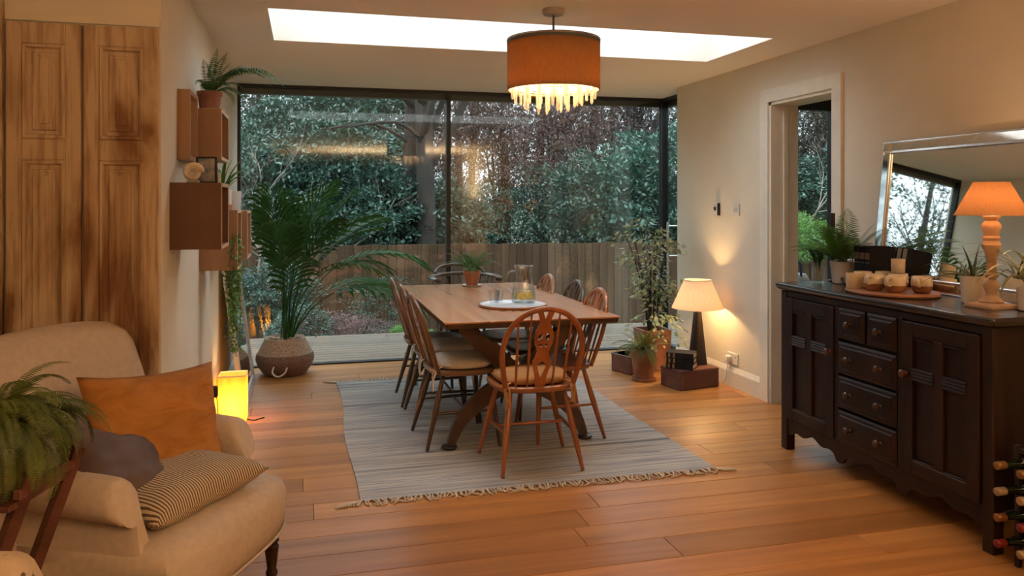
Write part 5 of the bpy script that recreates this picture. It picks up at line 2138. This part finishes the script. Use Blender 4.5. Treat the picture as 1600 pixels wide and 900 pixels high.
# standing books
for i in range(3):
    t = thing('book', ['black bound book with brown spine label, standing next to the fern pot', 'middle one of three black bound books standing before the mirror',
                       'black bound book with bare cover turned to the mugs, by the mirror'][i], 'book', (2.865, 3.595 - .041 * (i + 1) + .05, Z0), 0, 'black books standing before the mirror')
    # spine towards -x, thickness along y
    w, d, h = .040, .160, .222
    cv = bmesh.new()
    bx(cv, (d / 2, .0015, h / 2), (d, .003, h))
    bx(cv, (d / 2, w - .0015, h / 2), (d, .003, h))
    bx(cv, (.002, w / 2, h / 2), (.004, w, h), .0015)
    ob('cover', cv, 'black_cloth', t)
    ob('pages', boxbm((d / 2 + .001, w / 2, h / 2), (d - .008, w - .007, h - .008)), 'paper', t)
    ob('spine_label', boxbm((-.0005, w / 2, h * .78), (.0016, w * .86, .034)), nmat('brown_label', (.09, .04, .025), (.16, .08, .05), .5, 60), t)
    ob('spine_band', boxbm((-.0005, w / 2, h * .62), (.0014, w * .8, .003)), 'gold', t)
# mugs and board
t = tag(ob('round_board', lathebm([(.19, 0), (.20, .004), (.202, .012), (.198, .018), (.02, .018)], 56), wood('board_wood', (.26, .10, .045), (.36, .16, .075), 1, .45, 8, 0), None, 40),
        'flat round orange brown wooden board on the sideboard under the mugs', 'board')
t.location = (2.838, 3.335, Z0)
t.scale = (.96, 1.22, 1)
M['glaze'] = nmat('cream_glaze', (.50, .39, .25), (.60, .49, .34), .35, 25)
M['clay'] = nmat('bare_brown_clay', (.20, .075, .03), (.28, .115, .05), .65, 30)
MUG = {}


def mug(label, loc, rz, two=True, s=1.0, group='two tone mugs on the round board'):
    t = thing('mug', label, 'mug', loc, rz, group)
    if two:
        if 'b' not in MUG:
            b1 = lathebm([(.030, 0), (.036, .004), (.046, .022), (.048, .036)], 28, cap1=False)
            b2 = lathebm([(.048, .036), (.0475, .060), (.044, .080), (.0415, .080), (.044, .06), (.043, .02), (.02, .012)], 28, cap0=False)
            b3 = tubebm([(.045, 0, .068), (.066, 0, .070), (.074, 0, .055), (.066, 0, .038), (.047, 0, .034)], .006, 8, 4, (1.3, .8))
            for k_, b_, m_ in (('a', b1, 'clay'), ('b', b2, 'glaze'), ('c', b3, 'glaze')):
                me = bpy.data.meshes.new('mug_' + {'a': 'foot', 'b': 'wall', 'c': 'handle'}[k_])
                bmesh.ops.recalc_face_normals(b_, faces=b_.faces)
                b_.to_mesh(me)
                b_.free()
                me.materials.append(M[m_])
                me.shade_smooth()
                MUG[k_] = me
        ob('clay_base', MUG['a'], None, t)
        ob('body', MUG['b'], None, t)
        ob('handle', MUG['c'], None, t)
    else:
        ob('body', lathebm([(.034, 0), (.039, .004), (.041, .05), (.041, .090), (.0385, .090), (.038, .012), (.02, .010)], 28), 'glaze', t, 50)
        ob('handle', tubebm([(.040, 0, .072), (.062, 0, .074), (.070, 0, .052), (.062, 0, .03), (.040, 0, .026)], .006, 8, 4, (1.3, .8)), 'glaze', t, 180)
    t.scale = (s, s, s)
    return t


ZB = Z0 + .0185
mug('plain cream mug standing on the bare sideboard top beside the board', (2.735, 3.475, Z0), RAD(-62), False, 1.05, 'mugs')
mug('two tone mug at the board end next to the plain cream mug', (2.80, 3.495, ZB), RAD(150))
mug('two tone mug at the front of the board, handle facing out, beside the plain mug', (2.745, 3.345, ZB), RAD(205))
mug('two tone mug at the front of the board, next towards the lamp', (2.775, 3.235, ZB), RAD(200))
mug('two tone mug nearest the aloe pot at the lamp end of the board', (2.885, 3.185, ZB), RAD(215))
m5 = mug('two tone mug at the back of the board under the stacked mug', (2.90, 3.36, ZB), RAD(60))
mug('upside cream mug stacked highest, on top of the back mug', (2.90, 3.36, ZB + .0805), RAD(60), False, .8, 'mugs')
mug('two tone mug at the back of the board, mostly hidden by the books', (2.905, 3.465, ZB), RAD(80))
# aloe
t = thing('aloe_plant', 'dark pointed aloe in a white pot beside the sideboard lamp', 'plant', (2.93, 2.925, Z0))
pot(t, .056, .049, .125, 'whitepot', 0)


def aloe_leaf(L_, w, e0, e1):
    n = 9
    rings = []
    y = z = 0
    for i in range(n + 1):
        q = i / n
        e = RAD(e0 + (e1 - e0) * q)
        r = max(w * (1 - q) ** .8, .0006)
        N = V((0, -sin(e), cos(e)))
        c = V((0, y, z))
        rings.append([c + V((cos(a) * r, 0, 0)) + N * (sin(a) * r * .45) for a in np.linspace(0, 2 * pi, 8, endpoint=False)])
        y += cos(e) * L_ / n
        z += sin(e) * L_ / n
    bm = bmesh.new()
    loft(bm, rings)
    return bm


for a, L_, w, e0, e1 in ((28, .26, .013, 50, -40), (55, .22, .011, 35, -40), (-170, .17, .013, 86, 72), (100, .18, .012, 75, 50), (80, .20, .011, 30, -30), (200, .15, .011, 40, 0), (-60, .18, .011, 35, -20), (20, .16, .011, 60, 20), (42, .25, .009, 25, -55)):
    o = ob('leaf', aloe_leaf(L_, w, e0, e1), 'aloe', t, 180)
    o.location = (0, 0, .105)
    o.rotation_euler = (0, 0, RAD(a))
# sideboard lamp
t = thing('sideboard_lamp', 'lit lamp with turned pale wood base and orange burlap shade on the sideboard', 'lamp', (2.885, 2.785, Z0))
M['palebase'] = nmat('limed_wood', (.42, .27, .17), (.52, .35, .23), .55, 20, (1, 1, .3))
bm = bmesh.new()
loft(bm, [rrect(.15, .15, .012, 3, 0, 0, 0), rrect(.155, .155, .012, 3, 0, 0, .006), rrect(.150, .150, .012, 3, 0, 0, .014), rrect(.10, .10, .03, 3, 0, 0, .022)])
ob('foot', bm, 'palebase', t, 40)
ob('base', lathebm([(.045, .02), (.05, .028), (.030, .045), (.022, .06), (.032, .085), (.034, .10), (.024, .118), (.018, .125), (.028, .135), (.028, .145), (.018, .152), (.020, .165), (.022, .21), (.027, .24), (.037, .262), (.040, .272), (.036, .278), (.030, .29), (.036, .302), (.028, .312),
                   (.034, .335), (.040, .35), (.034, .366), (.022, .378), (.034, .39), (.034, .398), (.01, .40)], 28), 'palebase', t, 50)
M['burlap'] = shade_mat('orange_burlap', (.72, .46, .26), .36, scale=200)
ob('shade', lathebm([(.145, .40), (.070, .545), (.068, .545), (.143, .40)], 48, cap0=False, cap1=False), 'burlap', t, 180)
ob('bulb', lathebm([(.012, .40), (.016, .43), (.022, .45), (.015, .475), (.002, .482)], 16), 'bulb', t, 180)
lamp('sideboard_lamp_light', 'POINT', (0, 0, .47), 3.0, (1.0, .62, .32), .025, parent=t)
# spider plant
t = thing('spider_plant', 'striped arching spider plant in a pale pot at the room end of the sideboard', 'plant', (2.955, 2.65, Z0))
pot(t, .058, .05, .10, 'whitepot', 0)
SPM = [strap('spider_leaf', L_, .009, e0, e1, 'spider', 12, .3) for L_, e0, e1 in ((.40, 80, -50), (.34, 65, -75), (.44, 88, -20))]
straps(t, SPM, 20, .085, 6, .6, .95, (-12, 8), (20, 200))

# ---------------------------------------------------------------- wine rack
t = thing('wine_rack', 'dark wine rack on the floor beside the sideboard end', 'rack', (2.63, 2.19, 0))
RW, RD_, RH = .50, .26, .47
PIT = .099
for i in range(2):
    for xx in (.02, RD_ - .02):
        ob('post', boxbm((xx, (.245, -.25)[i], RH / 2), (.02, .02, RH), .002), 'sideboard', t)
for k in range(5):
    zz = .055 + k * PIT
    for xx in (.02, RD_ - .02):
        ob('slat', boxbm((xx, 0, zz), (.016, .475, .016), .002), 'sideboard', t)
M['bottle'] = nmat('dark_bottle_glass', (.006, .010, .005), (.010, .016, .008), .08, 5, spec=.8)


def bottle(label, y, z, cap):
    b = thing('wine_bottle', label, 'bottle', (2.545, y, z), 0, 'wine bottles in the rack')

    def along(prof, m, nm):
        bm = bmesh.new()
        lathe(bm, prof, 20)
        for v in bm.verts:
            v.co = V((v.co.z, v.co.x, v.co.y))
        ob(nm, bm, m, b, 50)
    along([(.014, .045), (.0145, .075), (.020, .10), (.0365, .135), (.0375, .15), (.0375, .29), (.03, .298)], 'bottle', 'body')
    along([(.0135, .0), (.0158, .002), (.0158, .02), (.0150, .022), (.0152, .040), (.014, .041)], cap, 'capsule')
    return b


caps = [plain('gold_foil', (.28, .16, .055), .35, .5), plain('red_foil', (.22, .022, .018), .35, .3), plain('cream_foil', (.36, .25, .14), .35, .2), plain('copper_foil', (.27, .11, .035), .35, .5)]
RY = [2.435, 2.335, 2.196]
lab = {0: ['gold capped wine bottle, top of the outer rack column by the sideboard', 'cream capped wine bottle, second from the top next to the sideboard leg', 'copper capped wine bottle, third from the top next to the sideboard leg',
           'red capped wine bottle, lowest in the column next to the sideboard leg'],
       1: ['gold capped wine bottle, top of the second rack column', 'cream capped wine bottle, second row of the second rack column', 'red capped wine bottle, third row of the second rack column', 'cream capped wine bottle, lowest of the second rack column']}
cp = {0: [0, 2, 3, 1], 1: [0, 2, 1, 2]}
for c in (0, 1):
    for k in range(4):
        zz = .063 + .0378 + (3 - k) * PIT
        bottle(lab[c][k], RY[c] - .028 * 0, zz, caps[cp[c][k]])
# blue and white bags in the porch beyond the doorway
t = thing('striped_bag', 'blue and white striped storage bag standing in the glazed porch beyond the doorway', 'bag', (3.95, 5.85, 0))
bm = bmesh.new()
loft(bm, [rrect(.30, .24, .05, 4, 0, 0, 0), rrect(.36, .28, .06, 4, 0, 0, .03), rrect(.37, .29, .06, 4, 0, 0, .5), rrect(.34, .24, .05, 4, 0, 0, .72), rrect(.30, .10, .03, 4, 0, 0, .80)])
m = nmat('blue_white_stripe', (.1, .2, .4), (.1, .2, .4), .6, 3)
tt = m.node_tree
p = tt.nodes['Principled BSDF']
tc = [n for n in tt.nodes if n.type == 'TEX_COORD'][0]
wv = tt.nodes.new('ShaderNodeTexWave')
wv.bands_direction = 'Z'
wv.inputs['Scale'].default_value = 1.6
cr = tt.nodes.new('ShaderNodeValToRGB')
cr.color_ramp.elements[0].position = .55
cr.color_ramp.elements[1].position = .6
cr.color_ramp.elements[0].color = (.62, .64, .66, 1)
cr.color_ramp.elements[1].color = (.05, .13, .30, 1)
tt.links.new(tc.outputs['Object'], wv.inputs[0])
tt.links.new(wv.outputs[0], cr.inputs[0])
tt.links.new(cr.outputs[0], p.inputs['Base Color'])
ob('body', bm, m, t, 50)
for yy in (-.06, .06):
    ob('handle', tubebm([(-.08, yy, .78), (-.06, yy, .90), (.06, yy, .90), (.08, yy, .78)], .010, 8, 4), plain('bag_handle' + str(yy > 0), (.05, .13, .3), .6), t, 180)
